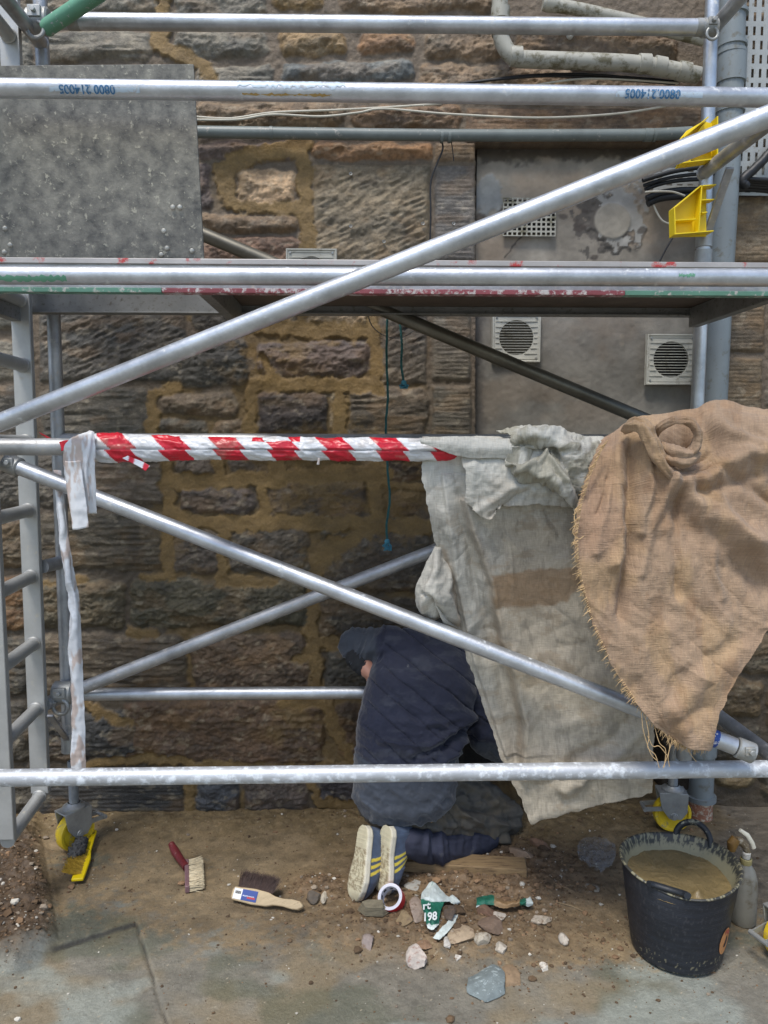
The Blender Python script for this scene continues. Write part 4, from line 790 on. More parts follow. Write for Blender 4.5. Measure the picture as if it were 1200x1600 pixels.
bf = addf(ridges([([(985,690),(988,780),(984,870),(974,960)],8,-.030),([(966,700),(970,790),(962,880)],10,.020),([(945,700),(950,790),(930,860)],8,.014),([(950,745),(938,800)],5,-.012),([(1060,755),(1110,742),(1160,715),(1220,705)],13,.034),([(1090,768),(1130,760),(1180,745)],8,-.016),([(1040,735),(1052,760),(1095,790),(1130,815),(1160,840),(1220,850)],17,.030),
 ([(1058,790),(1110,840),(1150,880),(1200,905)],24,-.022),([(1046,690),(1074,684)],17,-.085),([(1052,750),(1020,820),(1000,900)],8,.014),([(1062,756),(1056,840),(1062,930)],8,-.014),([(1075,756),(1110,850),(1128,930)],9,.014),([(1095,745),(1150,820),(1200,880)],9,.016),([(1110,725),(1170,760),(1230,800)],8,-.016),([(1005,700),(1012,760),(1004,830)],7,.016),([(1100,650),(1140,680),(1190,700)],8,.014),([(1125,640),(1180,640),(1230,655)],7,-.010),([(1120,640),(1190,660),(1240,690)],22,.018),([(1100,660),(1118,700),(1090,740)],12,-.022),([(995,740),(1000,860),(1040,960)],18,-.012),([(1050,830),(1080,900),(1130,960)],14,.010),([(1030,870),(1050,900),(1080,930),(1130,1000)],10,-.006),([(1160,880),(1200,925),(1250,900)],16,-.018),([(1180,850),(1240,880)],14,.014),
 ([(1060,1110),(1120,1060),(1165,1020)],20,.016),([(1040,1085),(1090,1040),(1140,1010)],14,-.012),([(990,990),(1010,1060),(1060,1130)],14,.010),([(1050,1130),(1100,1110)],9,-.008),([(1068,1140),(1080,1168)],7,.006),([(930,900),(960,980),(990,1050)],10,.006),([(1095,950),(1120,1000),(1100,1050)],22,.010)]),
 lambda px, py: .040*(fbm(px/75+py/260, py/105, 2, 9)-.5)+.012*(fbm(px/30+4, py/38, 3, 4)-.5))
bo, BQ = cloth('sheet', rows, 480, 360, BUR, bur, addf(bf, creases((900, 660, 1240, 1160), 130, .006, 9, 14, (.3, 1.9), (50, 190)), creases((900, 660, 1240, 1160), 240, .003, 4, 19, ln=(16, 60))), burcol, .003, 5, (.004, 60), 5)
# knot: rolled loop of the same cloth
def roll(pts, rads, d, nm, sq=1., seed=1):
    pp = np.array([list(P(x, y, d+o)) for (x, y, o) in pts]); n = len(pts)*8; pp = resample(pp, n); rr_ = resample(np.array(rads)[:, None], n)[:, 0]; V = []; q = 28; u = None
    for i in range(n):
        t = pp[min(i+1, n-1)]-pp[max(i-1, 0)]; t /= np.linalg.norm(t); a = np.array([0, -1., 0]) if u is None else u; u = a-t*a.dot(t); u /= np.linalg.norm(u); w = np.cross(t, u)
        for j in range(q):
            an = 2*math.pi*j/q; k = 1+.30*math.sin(2*an+i*.05+seed)+.16*math.sin(5*an+i*.13)+.08*math.sin(9*an-i*.21); V.append(pp[i]+(u*math.cos(an)*sq+w*math.sin(an))*rr_[i]*k)
    V = np.array(V); a, b = PX(V[:, 0], V[:, 1], V[:, 2]); nn = (rdg(a/16, b/16, 4, 2)-.5)*.016; V[:, 1] -= nn; V[:, 2] += nn*.5
    return mk(nm, V, gridf(n, q, True), BUR, bur, col=burcol(a, b, 0), uv=np.stack([a/375, b/375], -1))
roll([(1024,684,-.02),(1032,668,-.05),(1054,658,-.07),(1078,661,-.08),(1090,680,-.085),(1084,702,-.08),(1062,712,-.06)], [.006,.012,.013,.014,.015,.016,.006], 2.10, 'knot_loop', .75, 1)
roll([(976,672,.01),(990,664,-.04),(1006,668,-.065),(1018,690,-.075),(1030,716,-.08),(1048,740,-.07),(1074,742,-.055),(1104,728,-.03),(1128,716,-.01)], [.012,.022,.026,.025,.024,.020,.020,.018,.010], 2.10, 'knot_roll', .8, 2)
roll([(1032,700,-.03),(1050,712,-.07),(1072,716,-.075),(1088,708,-.06)], [.012,.020,.020,.012], 2.09, 'knot_fold', 1.1, 3)
# frayed edge threads
fr = MB(); FT = M('hessian_thread', srgb(198, 168, 124), .9, var=.15)
ed = [(951,680),(936,705),(918,745),(905,790),(899,830),(900,870),(908,915),(922,965),(940,1008),(962,1050),(984,1085),(1004,1112),(1028,1136),(1050,1156),(1066,1164),(1084,1168),(1104,1169)]
rF = random.Random(4)
for i in range(520):
    s = .02+rF.random()*.98; L = s*(len(ed)-1); k = min(int(L), len(ed)-2); t = L-k; x = ed[k][0]*(1-t)+ed[k+1][0]*t+4; y = ed[k][1]*(1-t)+ed[k+1][1]*t
    d = 2.0+(.05 if y < 780 else 0); ln = rF.uniform(5, 14); ax = -rF.uniform(.5, 1.) if y < 1100 else -rF.uniform(-.1, .5); ay = rF.uniform(.2, .9) if y < 1100 else rF.uniform(.6, 1); d0 = d-.008+rF.uniform(-.006, .006)
    fr.tube([P(x, y, d0), P(x+ax*ln*.5, y+ay*ln*.5-1, d0-.004), P(x+ax*ln+rF.uniform(-2, 2), y+ay*ln+rF.uniform(-2, 2), d0+.004)], [.0008, .0007, .0005], 4, caps=False)
fr.build('fringe', FT, bur, autos=80)['kind'] = 'stuff'
fr = MB()
for pts in [[(1002,1112),(1005,1140),(1012,1165),(1018,1180),(1026,1188)],[(1008,1118),(1014,1150),(1012,1168),(1024,1180),(1030,1200)],[(1022,1132),(1030,1160),(1040,1172),(1038,1198)],[(1042,1150),(1046,1170),(1036,1200)],[(1050,1156),(1044,1182),(1046,1198)],[(1072,1166),(1080,1180),(1088,1190)],[(1012,1150),(1020,1166),(1030,1166),(1042,1180)],
            [(902,795),(897,810),(902,830),(896,850)],[(905,790),(898,800),(899,822)],[(900,820),(895,832),(904,842),(912,838)]]:
    pp = resample(np.array([list(P(x, y, 1.99)) for x, y in pts]), 24); fr.tube([Vector(p) for p in pp], .0011, 5)
fr.build('loose_threads', FT, bur, autos=80)['kind'] = 'stuff'
# ------------------------------------------------------------------ barrier tape
PLAS = M('barrier_tape_film', (1, 1, 1), .35, var=.05, vs=30, bump=.15, bs=60, attr=True, bd=.003)
tape = thing('barrier_tape', P(400, 700, 2.16), 'red and white striped barrier tape wound along the rail', 'barrier tape')
RED = np.array(srgb(204, 26, 48)); WHT = np.array(srgb(226, 228, 230))
def make_tape():
    nu, nv = 760, 72; x = np.linspace(140, 724, nu)[:, None]*np.ones((1, nv)); an = np.linspace(0, 2*math.pi, nv, endpoint=False)[None, :]*np.ones((nu, 1))
    ctr_y = 697+ (x-140)/584*4; A = np.zeros((nu, nv, 3)); v = fw+rt*((x-600)/F)[..., None]+up*((800-ctr_y)/F)[..., None]; Q = C0+v*(2.2/v[..., 1])[..., None]
    rz = .031+.010*sst(330, 160, x)-.010*sst(160, 140, x)+.004*(fbm(x/24, x*0, 4, 3)-.5); ry = .029
    ss = np.sin(an); cc = np.cos(an); rag = (rdg(x/26+an*.6, an*1.6, 4, 5)-.5)*.011
    Q[..., 2] += ss*(rz+rag)-.004; Q[..., 1] -= cc*(ry+rag)
    Q[..., 2] += -.006*np.exp(-((ss+.05)/.05)**2)*0; Q[..., 1] += .004*np.exp(-((ss+.06)/.07)**2)*(cc > 0)
    py = ctr_y-ss*(rz*540)
    # two laps, each with its own slanted stripes, overlap line near the middle
    mid = ctr_y+2+(fbm(x/50, x*0, 2, 8)-.5)*4; lower = py > mid
    ph = np.where(lower, (x-(py-mid)*.9-166)/84., (x-(py-(mid-24))*1.15-150)/84.)
    ph = np.where(~lower & (x > 395) & (x < 470) & (py < 688), ph+.5, ph)
    red = (ph-np.floor(ph)) < .5
    c = np.where(red[..., None], RED, WHT*.93)*(.72+.42*fbm(x/14, py/9, 4, 2))[..., None]; dst = sst(.58, .72, fbm(x/20, py/8, 4, 9))[..., None]*.35; c = c*(1-dst)+np.array(srgb(150, 134, 116))*dst
    c = np.where((np.abs(py-mid) < .9)[..., None], c*.6, c)
    mk('wound_tape', Q.reshape(-1, 3), gridf(nu, nv, True), PLAS, tape, col=c.reshape(-1, 3))
make_tape()
def white(px, py, h):
    c = np.ones(px.shape+(3,))*WHT*(.85+.2*fbm(px/20, py/20, 3, 2))[..., None]; k = sst(.56, .68, fbm(px/8, py/26, 4, 5))[..., None]*.55; return c*(1-k)+np.array(srgb(170, 130, 96))*k
def redc(px, py, h): return np.ones(px.shape+(3,))*RED*(.7+.5*fbm(px/6, py/6, 3, 2))[..., None]
cloth('hanging_tail', [[(140,673,2.17),(145,674,2.165),(148,675,2.165)], [(104,692,2.14),(124,690,2.13),(149,700,2.15)], [(100,722,2.15),(124,722,2.135),(148,722,2.15)], [(106,770,2.16),(128,770,2.145),(150,768,2.16)], [(112,800,2.165),(130,801,2.16),(151,802,2.17)]], 60, 40, PLAS, tape, ridges([([(138,690),(136,800)],3,.006)]), white, .0012, 4, (.006, 20), 3, 'pale end hanging down')
cloth('hanging_tail', [[(101,720,2.12),(112,720,2.12),(126,720,2.125)], [(106,770,2.13),(118,770,2.125),(133,770,2.13)], [(114,828,2.14),(124,827,2.135),(139,824,2.14)]], 40, 20, PLAS, tape, None, white, .0012, 3, (.005, 20), 4)
cloth('torn_end', [[(92,690,2.17),(104,688,2.16),(118,690,2.16)], [(96,704,2.16),(106,702,2.15),(112,708,2.15)]], 16, 20, PLAS, tape, None, redc, .001, 5, (.006, 12), 4)
cloth('torn_end', [[(62,676,2.3),(66,680,2.3)], [(84,686,2.28),(86,691,2.28)], [(100,692,2.24),(100,698,2.24)]], 20, 8, PLAS, tape, None, redc, .001, 2, (.003, 12), 4)
def rw(px, py, h): return np.where(((px+py*.3) % 26 < 10)[..., None], RED, WHT)
cloth('torn_end', [[(192,716,2.15),(200,712,2.15)], [(212,726,2.13),(220,720,2.13)], [(228,736,2.12),(235,728,2.12)]], 24, 10, PLAS, tape, None, rw, .001, 2, (.003, 12), 5)
for xx in (497,): cloth('torn_end', [[(497,716,2.16),(500,716,2.16)], [(495,726,2.16),(499,726,2.16)]], 8, 4, PLAS, tape, None, white, .001, 1, (.001, 12), 5)
strm = thing('tape_streamer', P(120, 1190, 2.5), 'long soiled white tape strip trailing down the left post', 'tape streamer')
cloth('strip', [[(84,735,2.5),(90,735,2.5),(96,736,2.5)], [(90,800,2.46),(95,800,2.45),(102,802,2.46)], [(96,860,2.44),(102,858,2.43),(110,860,2.44)], [(103,905,2.44),(109,905,2.42),(120,915,2.45)], [(110,935,2.44),(117,938,2.42),(124,942,2.44)], [(109,1000,2.44),(118,1000,2.42),(127,1000,2.44)], [(112,1090,2.44),(121,1090,2.43),(131,1090,2.44)], [(113,1150,2.44),(123,1150,2.43),(133,1150,2.44)], [(112,1206,2.44),(123,1206,2.43),(134,1206,2.44)]], 260, 22, PLAS, strm, ridges([([(92,790),(104,880),(112,960),(116,1100),(114,1200)],3,.008)]), white, .0012, 3, (.006, 16), 3)
# ------------------------------------------------------------------ hanging cords
def cord(name, pts, d, r, lab, mat, knot=None, kc=None):
    pp = resample(np.array([list(P(x, y, d)) for x, y in pts]), 60); m = MB(); V = []; 
    for s in (0, 2.1, 4.2): m.tube([Vector(p)+Vector((math.cos(i*.55+s)*r*.6, math.sin(i*.55+s)*r*.6, 0)) for i, p in enumerate(pp)], r*.62, 7)
    rt_ = thing(name, P(pts[0][0], pts[0][1], d), lab, 'cord'); o = m.build('strand', mat, rt_, autos=80)
    if knot:
        m = MB(); rk = random.Random(int(pts[-1][0])); c = P(pts[-1][0], pts[-1][1], d)
        for i in range(26): m.tube([c+Vector((rk.uniform(-.006, .006), rk.uniform(-.006, .006), 0)), c+Vector((rk.uniform(-.02, .02), rk.uniform(-.014, .014), -knot*.5)), c+Vector((rk.uniform(-.016, .016), rk.uniform(-.012, .012), -knot))], .0016, 5)
        m.lathe([(.001, .012), (.009, .006), (.011, 0), (.009, -.006), (.001, -.010)], c, 10); m.build('frayed_end', kc, rt_, autos=80)
    return o
cord('rope', [(605,498),(604,560),(606,620),(603,660),(604,700),(606,740),(609,780),(604,820),(605,846)], 2.92, .004, 'long dark cord turning blue below the tape with frayed end', ROPE, .035, ROPEB)
cord('rope', [(625,505),(628,540),(627,570),(631,598)], 2.94, .004, 'short dark cord with a small teal knot beside the longer cord', ROPE, .022, ROPEB)
o = cord('hanging_wire', [(574,490),(582,510),(600,524),(625,528),(650,515)], 2.96, .002, 'thin black wire looping under the platform', BLK)
# ------------------------------------------------------------------ the kneeling worker
def remeshed(parts, voxel, it):
    m = MB()
    for kind, a in parts:
        if kind == 'c':       # tapered capsule chain: [(point, radius), ...]
            pts = [Vector(p) for p, r in a]; rs = [r for p, r in a]
            for i in range(len(pts)-1):
                A, B = pts[i], pts[i+1]; ax = (B-A).normalized(); P_, R_ = [], []
                for k in range(5): t = math.pi/2*(1-k/4); P_.append(A-ax*rs[i]*math.sin(t)); R_.append(max(.0005, rs[i]*math.cos(t)))
                for k in range(5): t = math.pi/2*k/4; P_.append(B+ax*rs[i+1]*math.sin(t)); R_.append(max(.0005, rs[i+1]*math.cos(t)))
                m.tube(P_, R_, 16)
        elif kind == 'l':     # loft of ellipses (centre, rx, ry, tilt)
            V = []; n = 32
            for c, rx, ry, tl in a:
                for q in range(n):
                    an = 2*math.pi*q/n; cx = math.copysign(abs(math.cos(an))**.85, math.cos(an)); sy = math.copysign(abs(math.sin(an))**.85, math.sin(an))
                    V.append(Vector(c)+Vector((cx*rx, sy*ry, cx*rx*tl)))
            k = len(a); m.add(V, [tuple(map(int, f)) for f in gridf(k, n, True)]+[tuple(range(n))[::-1], tuple(range((k-1)*n, k*n))])
        elif kind == 'e':
            c, rad, rot = a; V = []; n, k = 20, 12
            for i in range(k+1):
                t = math.pi*i/k
                for q in range(n):
                    an = 2*math.pi*q/n; V.append(Vector(c)+rot @ Vector((max(.01, math.sin(t))*math.cos(an)*rad[0], max(.01, math.sin(t))*math.sin(an)*rad[1], math.cos(t)*rad[2])))
            m.add(V, [tuple(map(int, f)) for f in gridf(k+1, n, True)]+[tuple(range(n)), tuple(range(k*n, (k+1)*n))[::-1]])
    o = m.build('tmp', [], None); 
    md = o.modifiers.new('r', 'REMESH'); md.mode = 'VOXEL'; md.voxel_size = voxel; sm = o.modifiers.new('s', 'SMOOTH'); sm.factor = .6; sm.iterations = it
    dg = bpy.context.evaluated_depsgraph_get(); me = bpy.data.meshes.new_from_object(o.evaluated_get(dg))
    n = len(me.vertices); V = np.zeros(n*3, np.float32); me.vertices.foreach_get('co', V); N = np.zeros(n*3, np.float32); me.vertices.foreach_get('normal', N)
    Fc = [tuple(p.vertices) for p in me.polygons]; bpy.data.objects.remove(o); bpy.data.meshes.remove(me)
    return V.reshape(-1, 3).astype(float), N.reshape(-1, 3).astype(float), Fc
def organic(name, parts, voxel, it, mat, par, disp=None, colf=None, lab=None):
    V, N, Fc = remeshed(parts, voxel, it); px, py = PX(V[:, 0], V[:, 1], V[:, 2])
    if disp is not None: V = V+N*disp(V, N, px, py)[:, None]
    c = colf(V, N, px, py) if colf is not None else np.ones((len(V), 3)); o = mk(name, V, Fc, mat, par, col=c)
    if lab: o['label'] = lab
    return o
pers = thing('person', P(660, 1330, 2.75), 'person kneeling with back turned in navy quilted jacket, dusty trousers and striped trainers', 'person')
PD = .0   # shift
def X(px, py, d, r): return (P(px, py, d), r)
I3 = Matrix.Identity(3)
SKIN = M('skin', srgb(176, 128, 108), .5, var=.1, vs=30, bump=.15, bs=200, speck=srgb(140, 90, 76), spk=(.6, .75))
hand = P(592, 1044, 3.0)
hc = P(676, 1062, 2.985); fdir = Vector((.15, .35, -.92)).normalized(); hrot = rotm((1, 0, 0), -fdir)
body = [('c', [X(660, 1012, 2.90, .05), (hc, .05)]), ('e', (hc+Vector((0, .01, -.01)), (.074, .095, .10), I3)), ('e', (hc+Vector((0, .045, -.06)), (.055, .06, .06), I3)), ('c', [(hc+Vector((0, .10, -.03)), .014), (hc+Vector((0, .115, -.05)), .016)]),
 ('e', (hc+Vector((-.078, .0, -.02)), (.012, .022, .032), I3)), ('e', (hc+Vector((.078, .0, -.02)), (.012, .022, .032), I3)),
 ('l', [(P(632, 1235, 2.76), .13, .10, 0), (P(645, 1150, 2.76), .13, .09, 0), (P(658, 1060, 2.82), .14, .09, 0), (P(660, 1005, 2.88), .09, .06, 0)]),
 ('c', [X(615, 1008, 2.86, .045), X(560, 1010, 2.89, .038), X(574, 1047, 2.815, .031)]), ('c', [X(725, 1045, 2.86, .045), X(757, 1150, 2.83, .04), X(812, 1190, 2.98, .027)]),
 ('c', [X(625, 1250, 2.76, .08), X(772, 1296, 2.87, .05), X(640, 1318, 2.62, .038)]), ('c', [X(660, 1240, 2.80, .08), X(792, 1284, 2.99, .05), X(618, 1308, 2.66, .038)])]
def hand_parts(w, dr, side, k=1):
    w = Vector(w); dr = Vector(dr).normalized(); s = (Vector(side)-dr*Vector(side).dot(dr)).normalized(); nrm = dr.cross(s)
    out = [('c', [(w, .026), (w+dr*.045, .032)]), ('c', [(w+dr*.04-s*.016, .022), (w+dr*.075-s*.016, .016)]), ('c', [(w+dr*.04+s*.016, .022), (w+dr*.075+s*.016, .016)])]
    for i, (o_, L) in enumerate([(-.030, .068), (-.010, .078), (.011, .072), (.030, .056)]):
        b = w+dr*.082+s*o_; m1 = b+dr*L*.45+nrm*.010*k; m2 = m1+dr*L*.25+nrm*.018*k; m3 = m2+dr*L*.08+nrm*.020*k
        out.append(('c', [(b, .0105), (m1, .0095), (m2, .0088), (m3, .0080)]))
    b = w+dr*.03-s*.026; out.append(('c', [(b, .014), (b+dr*.03-s*.022+nrm*.012*k, .011), (b+dr*.055-s*.026+nrm*.02*k, .0095)])); return out
body += hand_parts(P(572, 1046, 2.81), P(612, 1070, 2.80)-P(572, 1046, 2.81), (0, 0, 1)); body += hand_parts(P(812, 1190, 2.98), (.35, .5, -.2), (0, 0, 1))
organic('body', body, .0055, 3, SKIN, pers)
hair = M('dark_hair', srgb(48, 40, 34), .7, bump=.6, bs=300)
organic('hair', [('e', (hc+Vector((0, -.012, .012)), (.083, .092, .104), I3))], .008, 3, hair, pers, lambda V, N, px, py: (fbm(V[:, 0]*160, V[:, 2]*40, 3, 2)-.5)*.006)
JK = M('quilted_jacket_cloth', (1, 1, 1), .75, var=.10, vs=35, bump=.3, bs=160, attr=True, sheen=.25, spec=.3, speck=srgb(120, 122, 122), spk=(.70, .80), sps=26)
jp = [('l', [(P(628, 1274, 2.69), .10, .085, 0), (P(627, 1262, 2.70), .155, .13, 0), (P(631, 1238, 2.70), .192, .155, -.03), (P(632, 1200, 2.715), .193, .158, -.03), (P(640, 1150, 2.735), .198, .152, -.05), (P(652, 1100, 2.78), .208, .148, -.1), (P(661, 1052, 2.82), .205, .14, -.15), (P(664, 1018, 2.865), .175, .125, -.15), (P(662, 998, 2.90), .13, .10, -.1), (P(660, 990, 2.93), .08, .06, 0)]),
 ('c', [X(640, 1018, 2.86, .088), X(600, 1010, 2.86, .078), X(559, 1009, 2.89, .064)]), ('c', [X(556, 1010, 2.89, .060), X(558, 1026, 2.86, .047)]),
 ('c', [X(715, 1045, 2.86, .085), X(742, 1090, 2.85, .074), X(757, 1150, 2.82, .062), X(790, 1178, 2.92, .052)])]
hemc = [(550, 1172), (575, 1190), (604, 1206), (640, 1212), (675, 1206), (702, 1188), (722, 1160)]
def jdisp(V, N, px, py):
    back = sst(-.1, -.4, N[:, 1]); q = (py-.93*px+.0008*(px-600)*(px-600)+(fbm(px/60, py/60, 2, 7)-.5)*14)/40.; quil = (1-np.abs(np.sin(q*math.pi)))
    hemy = np.interp(px, [p[0] for p in hemc], [p[1] for p in hemc]); inn = sst(3, -3, py-hemy)*sst(582, 592, px+ (py-1000)*.1)
    arm = sst(606, 600, px)*sst(1060, 1040, py)
    h = -.008*sst(.86, 1, quil)*inn*(1-arm)+.004*(1-quil)*inn*(1-arm)
    h = h-.004*np.exp(-((py-hemy)/3)**2)*(1-arm)
    h = h+(rdg(px/34+py/60, (py-.7*px)/26, 4, 4)-.5)*.022*(.5+.5*sst(1060, 1150, py))
    h = h+sst(612, 590, px)*sst(1060, 1040, py)*(rdg((px+.3*py+.004*(py-1005)**2)/12., py/45, 2, 6)-.5)*.030
    wr = ridges([([(745,1118),(715,1140),(670,1168),(600,1160)],6,.012),([(742,1128),(705,1160),(650,1185)],5,-.012),([(738,1140),(712,1172),(680,1200)],5,.012),([(735,1120),(690,1130),(630,1128)],6,.007),([(730,1135),(700,1165),(690,1175)],4,-.010),([(712,1180),(700,1200)],5,.010),([(560,1120),(590,1150),(640,1180)],6,.005),([(600,1075),(640,1120),(700,1150)],6,-.005)])
    h = h+1.5*wr(px, py)*back
    h = h+.006*np.exp(-((np.hypot((px-630)/82, (py-1180)/95)-1)/.05)**2)*(py > 1235)
    return h
def jcol(V, N, px, py):
    hemy = np.interp(px, [p[0] for p in hemc], [p[1] for p in hemc]); nav = sst(2, -2, py-hemy)*(1-sst(592, 584, px-(py-1010)*.0)*sst(1060, 1045, py))
    n1 = fbm(px/30, py/30, 4, 3); n2 = fbm(px/8, py/8, 4, 8)
    a = np.array(srgb(38, 42, 60)); b = np.array(srgb(60, 66, 76)); c = b*(1-nav[:, None])+a*nav[:, None]; c = c*(.8+.24*n1+.14*n2)[:, None]
    d = sst(.56, .74, fbm(px/40, py/12, 5, 12, .65))[:, None]*.3; c = c*(1-d)+np.array(srgb(80, 84, 92))*d
    q = (py-.93*px+.0008*(px-600)*(px-600)+(fbm(px/60, py/60, 2, 7)-.5)*14)/40.; quil = (1-np.abs(np.sin(q*math.pi))); c = c*(1-.35*(sst(.93, 1, quil)*nav)[:, None])
    e = np.exp(-((np.hypot((px-630)/82, (py-1180)/95)-1.03)/.035)**2)*(py > 1240); c = c*(1+.5*e[:, None]); return c
organic('jacket', jp, .0042, 9, JK, pers, jdisp, jcol, 'navy quilted jacket with grey sleeves and hem')
organic('cuff', [('c', [X(557, 1028, 2.85, .044), X(567, 1041, 2.83, .037)])], .006, 2, M('cuff_knit', srgb(34, 36, 40), .9, bump=.4, bs=200), pers, lambda V, N, px, py: (rdg((px+py)/4, px*0, 1, 3)-.5)*.006)
TRC = M('work_trouser_cloth', (1, 1, 1), .85, var=.14, vs=30, bump=.4, bs=140, attr=True, speck=srgb(110, 98, 80), spk=(.60, .74), sps=18)
tp = [('e', (P(628, 1250, 2.77), (.17, .14, .12), I3)), ('c', [X(640, 1258, 2.74, .11), X(700, 1268, 2.79, .108), X(768, 1288, 2.875, .080)]), ('c', [X(680, 1236, 2.82, .10), X(735, 1246, 2.90, .10), X(786, 1276, 2.96, .078)]), ('c', [X(785, 1272, 2.97, .07), X(700, 1292, 2.80, .055), X(630, 1302, 2.68, .05)])]
tw = ridges([([(705,1218),(760,1238),(790,1262)],5,.008),([(690,1240),(740,1262),(780,1268)],5,-.010),([(640,1285),(690,1296),(712,1290)],5,.008),([(700,1290),(690,1270),(672,1258)],3,.007),([(712,1228),(706,1250),(720,1268),(745,1282)],4,.008),([(735,1240),(752,1262),(790,1282)],5,-.008),([(740,1282),(770,1306),(790,1310)],4,.008),([(720,1300),(760,1312),(796,1300)],3,-.006),([(655,1282),(680,1288),(700,1300)],3,-.008),([(770,1240),(790,1262),(797,1290)],4,-.006)])
def tcol(V, N, px, py):
    n1 = fbm(px/26, py/20, 4, 3); n2 = fbm(px/7, py/7, 4, 8); c = np.array(srgb(90, 86, 79))*(.55+.6*n1+.35*n2)[:, None]
    d = sst(.48, .68, fbm(px/22, py/14, 4, 12)+.1*sst(1260, 1310, py))[:, None]*.5; c = c*(1-d)+np.array(srgb(110, 98, 78))*d
    k = (np.abs(polyd(px, py, [(664,1262),(700,1266),(712,1286),(704,1306),(664,1300)])) < 1.2)[:, None]; c = np.where(k, c*.45, c); return c
organic('trousers', tp, .006, 5, TRC, pers, lambda V, N, px, py: 1.7*tw(px, py)+(rdg(px/22, py/15, 4, 4)-.5)*.022, tcol, 'dusty charcoal work trousers')
DNM = M('denim', (1, 1, 1), .85, var=.12, vs=40, bump=.35, bs=200, attr=True, speck=srgb(90, 88, 84), spk=(.62, .76), sps=20)
lp = [('c', [X(756, 1308, 2.81, .058), X(735, 1316, 2.77, .060), X(690, 1323, 2.69, .060), X(662, 1322, 2.64, .062), X(640, 1316, 2.60, .050)])]
lw = ridges([([(668,1300),(664,1335)],4,.010),([(678,1302),(676,1345)],3,-.010),([(688,1296),(690,1345)],4,.010),([(700,1300),(706,1340)],3,-.010),([(716,1296),(720,1330)],4,.006),([(700,1318),(760,1310)],3,.006),([(734,1300),(740,1330)],3,-.006)])
organic('trouser_leg', lp, .006, 4, DNM, pers, lambda V, N, px, py: lw(px, py)+(rdg(px/18, py/18, 2, 7)-.5)*.010, lambda V, N, px, py: np.array(srgb(50, 53, 70))*(.6+.7*fbm(px/20, py/20, 4, 4))[:, None], 'dark blue denim lower leg')
SHO = M('suede_trainer', (1, 1, 1), .85, var=.08, vs=60, bump=.25, bs=260, attr=True, sheen=.2)
SOL = M('trainer_sole_rubber', (1, 1, 1), .7, var=.08, vs=40, bump=.35, bs=220, attr=True)
def shoe(toe, heel, out, lab, mirror=1):
    toe = Vector(toe); heel = Vector(heel); A = (heel-toe); L = A.length; A.normalize(); Z = Vector(out); Z = (Z-A*Z.dot(A)).normalized(); Y = A.cross(Z)
    hw = lambda s: np.interp(s, [0, .03, .08, .16, .28, .4, .55, .72, .88, .96, 1], [.004, .020, .033, .043, .0475, .045, .037, .034, .033, .024, .006])
    cy = lambda s: mirror*np.interp(s, [0, .3, .6, 1], [.008, .0, -.004, 0])
    # sole
    ns, nr = 90, 14; V = []; c = []
    for i in range(ns):
        s = i/(ns-1); w = float(hw(s))+.003
        for j in range(nr+1):       # bottom face
            y = -1+2*j/nr; V.append((s, cy(s)+y*w, -.004*(1-y*y)*0+.003*(abs(y) > .9)))
        for j in range(1, 5): V.append((s, cy(s)+w, .003+.020*j/4))
        for j in range(4, 0, -1): V.append((s, cy(s)-w, .003+.020*j/4))
    k = nr+1+8; Vw = []
    for s, y, z in V:
        lift = .012*max(0, (.14-s)/.14)**2; zz = z+lift
        if z < .002: zz -= .0015*((math.sin(s*L*900) > 0) and .2 < s < .95)
        Vw.append(toe+A*(s*L)+Y*y+Z*zz); n = vn(np.array([s*14.]), np.array([y*120.]), 3)[0]; n2 = fbm(np.array([s*30.]), np.array([y*300.]), 3, 5)[0]
        base = np.array(srgb(206, 198, 168)) if z < .002 else np.array(srgb(222, 216, 196)); d = .55*(n2 > .52)*(.15 < s < .7)*(z < .002)+.25*n
        c.append(base*(1-d)+np.array(srgb(120, 100, 72))*d)
    Fc = [tuple(map(int, f)) for f in gridf(ns, k, True)]
    o = mk('shoe', Vw, Fc, SOL, pers, col=np.array(c)); o['label'] = lab; o.name = 'shoe'
    # upper
    ns, nr = 150, 60; V = []; c = []
    for i in range(ns):
        s = i/(ns-1); w = float(hw(s)); h = float(np.interp(s, [0, .05, .15, .3, .5, .62, .72, 1], [.014, .034, .052, .066, .090, .112, .112, .098]))
        for j in range(nr):
            a = math.pi*j/(nr-1); y = math.cos(a); z = math.sin(a); e = .75; y = math.copysign(abs(y)**e, y)*(1-.25*z*z*(s > .4)); z = abs(z)**.8
            V.append(toe+A*(s*L-.012*z*(s > .9))+Y*(cy(s)+y*w)+Z*(.018+h*z)); al = a if a < math.pi/2 else math.pi-a
            st = any(abs(s-(.38+.088*q)-al*.11) < .023 for q in range(3)) and .04 < al < 1.25
            n = fbm(np.array([s*20.]), np.array([a*6.]), 4, 3)[0]; cc = np.array(srgb(216, 194, 66))*(.8+.4*n) if st else np.array(srgb(62, 78, 102))*(.55+.9*n)
            c.append(cc)
    u = mk('upper', V, gridf(ns, nr), SHO, o, col=np.array(c)); return o
outv = Vector((.80, .58, .05))
t1 = G(551, 1411, .004); shoe(t1, P(568, 1289, 2.575), outv, 'left trainer, sole to the viewer, three yellow stripes', 1)
t2 = G(590, 1399, .004); shoe(t2, P(605, 1290, 2.555), outv+Vector((.05, 0, 0)), 'right trainer with dirtier yellow stripes', -1)
m = MB(); m.box(P(676, 1281, 2.655), (.022, .006, .012), Matrix.Rotation(R(-35), 3, 'Y')); m.build('pocket_tab', M('tan_tab', srgb(160, 128, 88), .8), pers, bevel=.001)
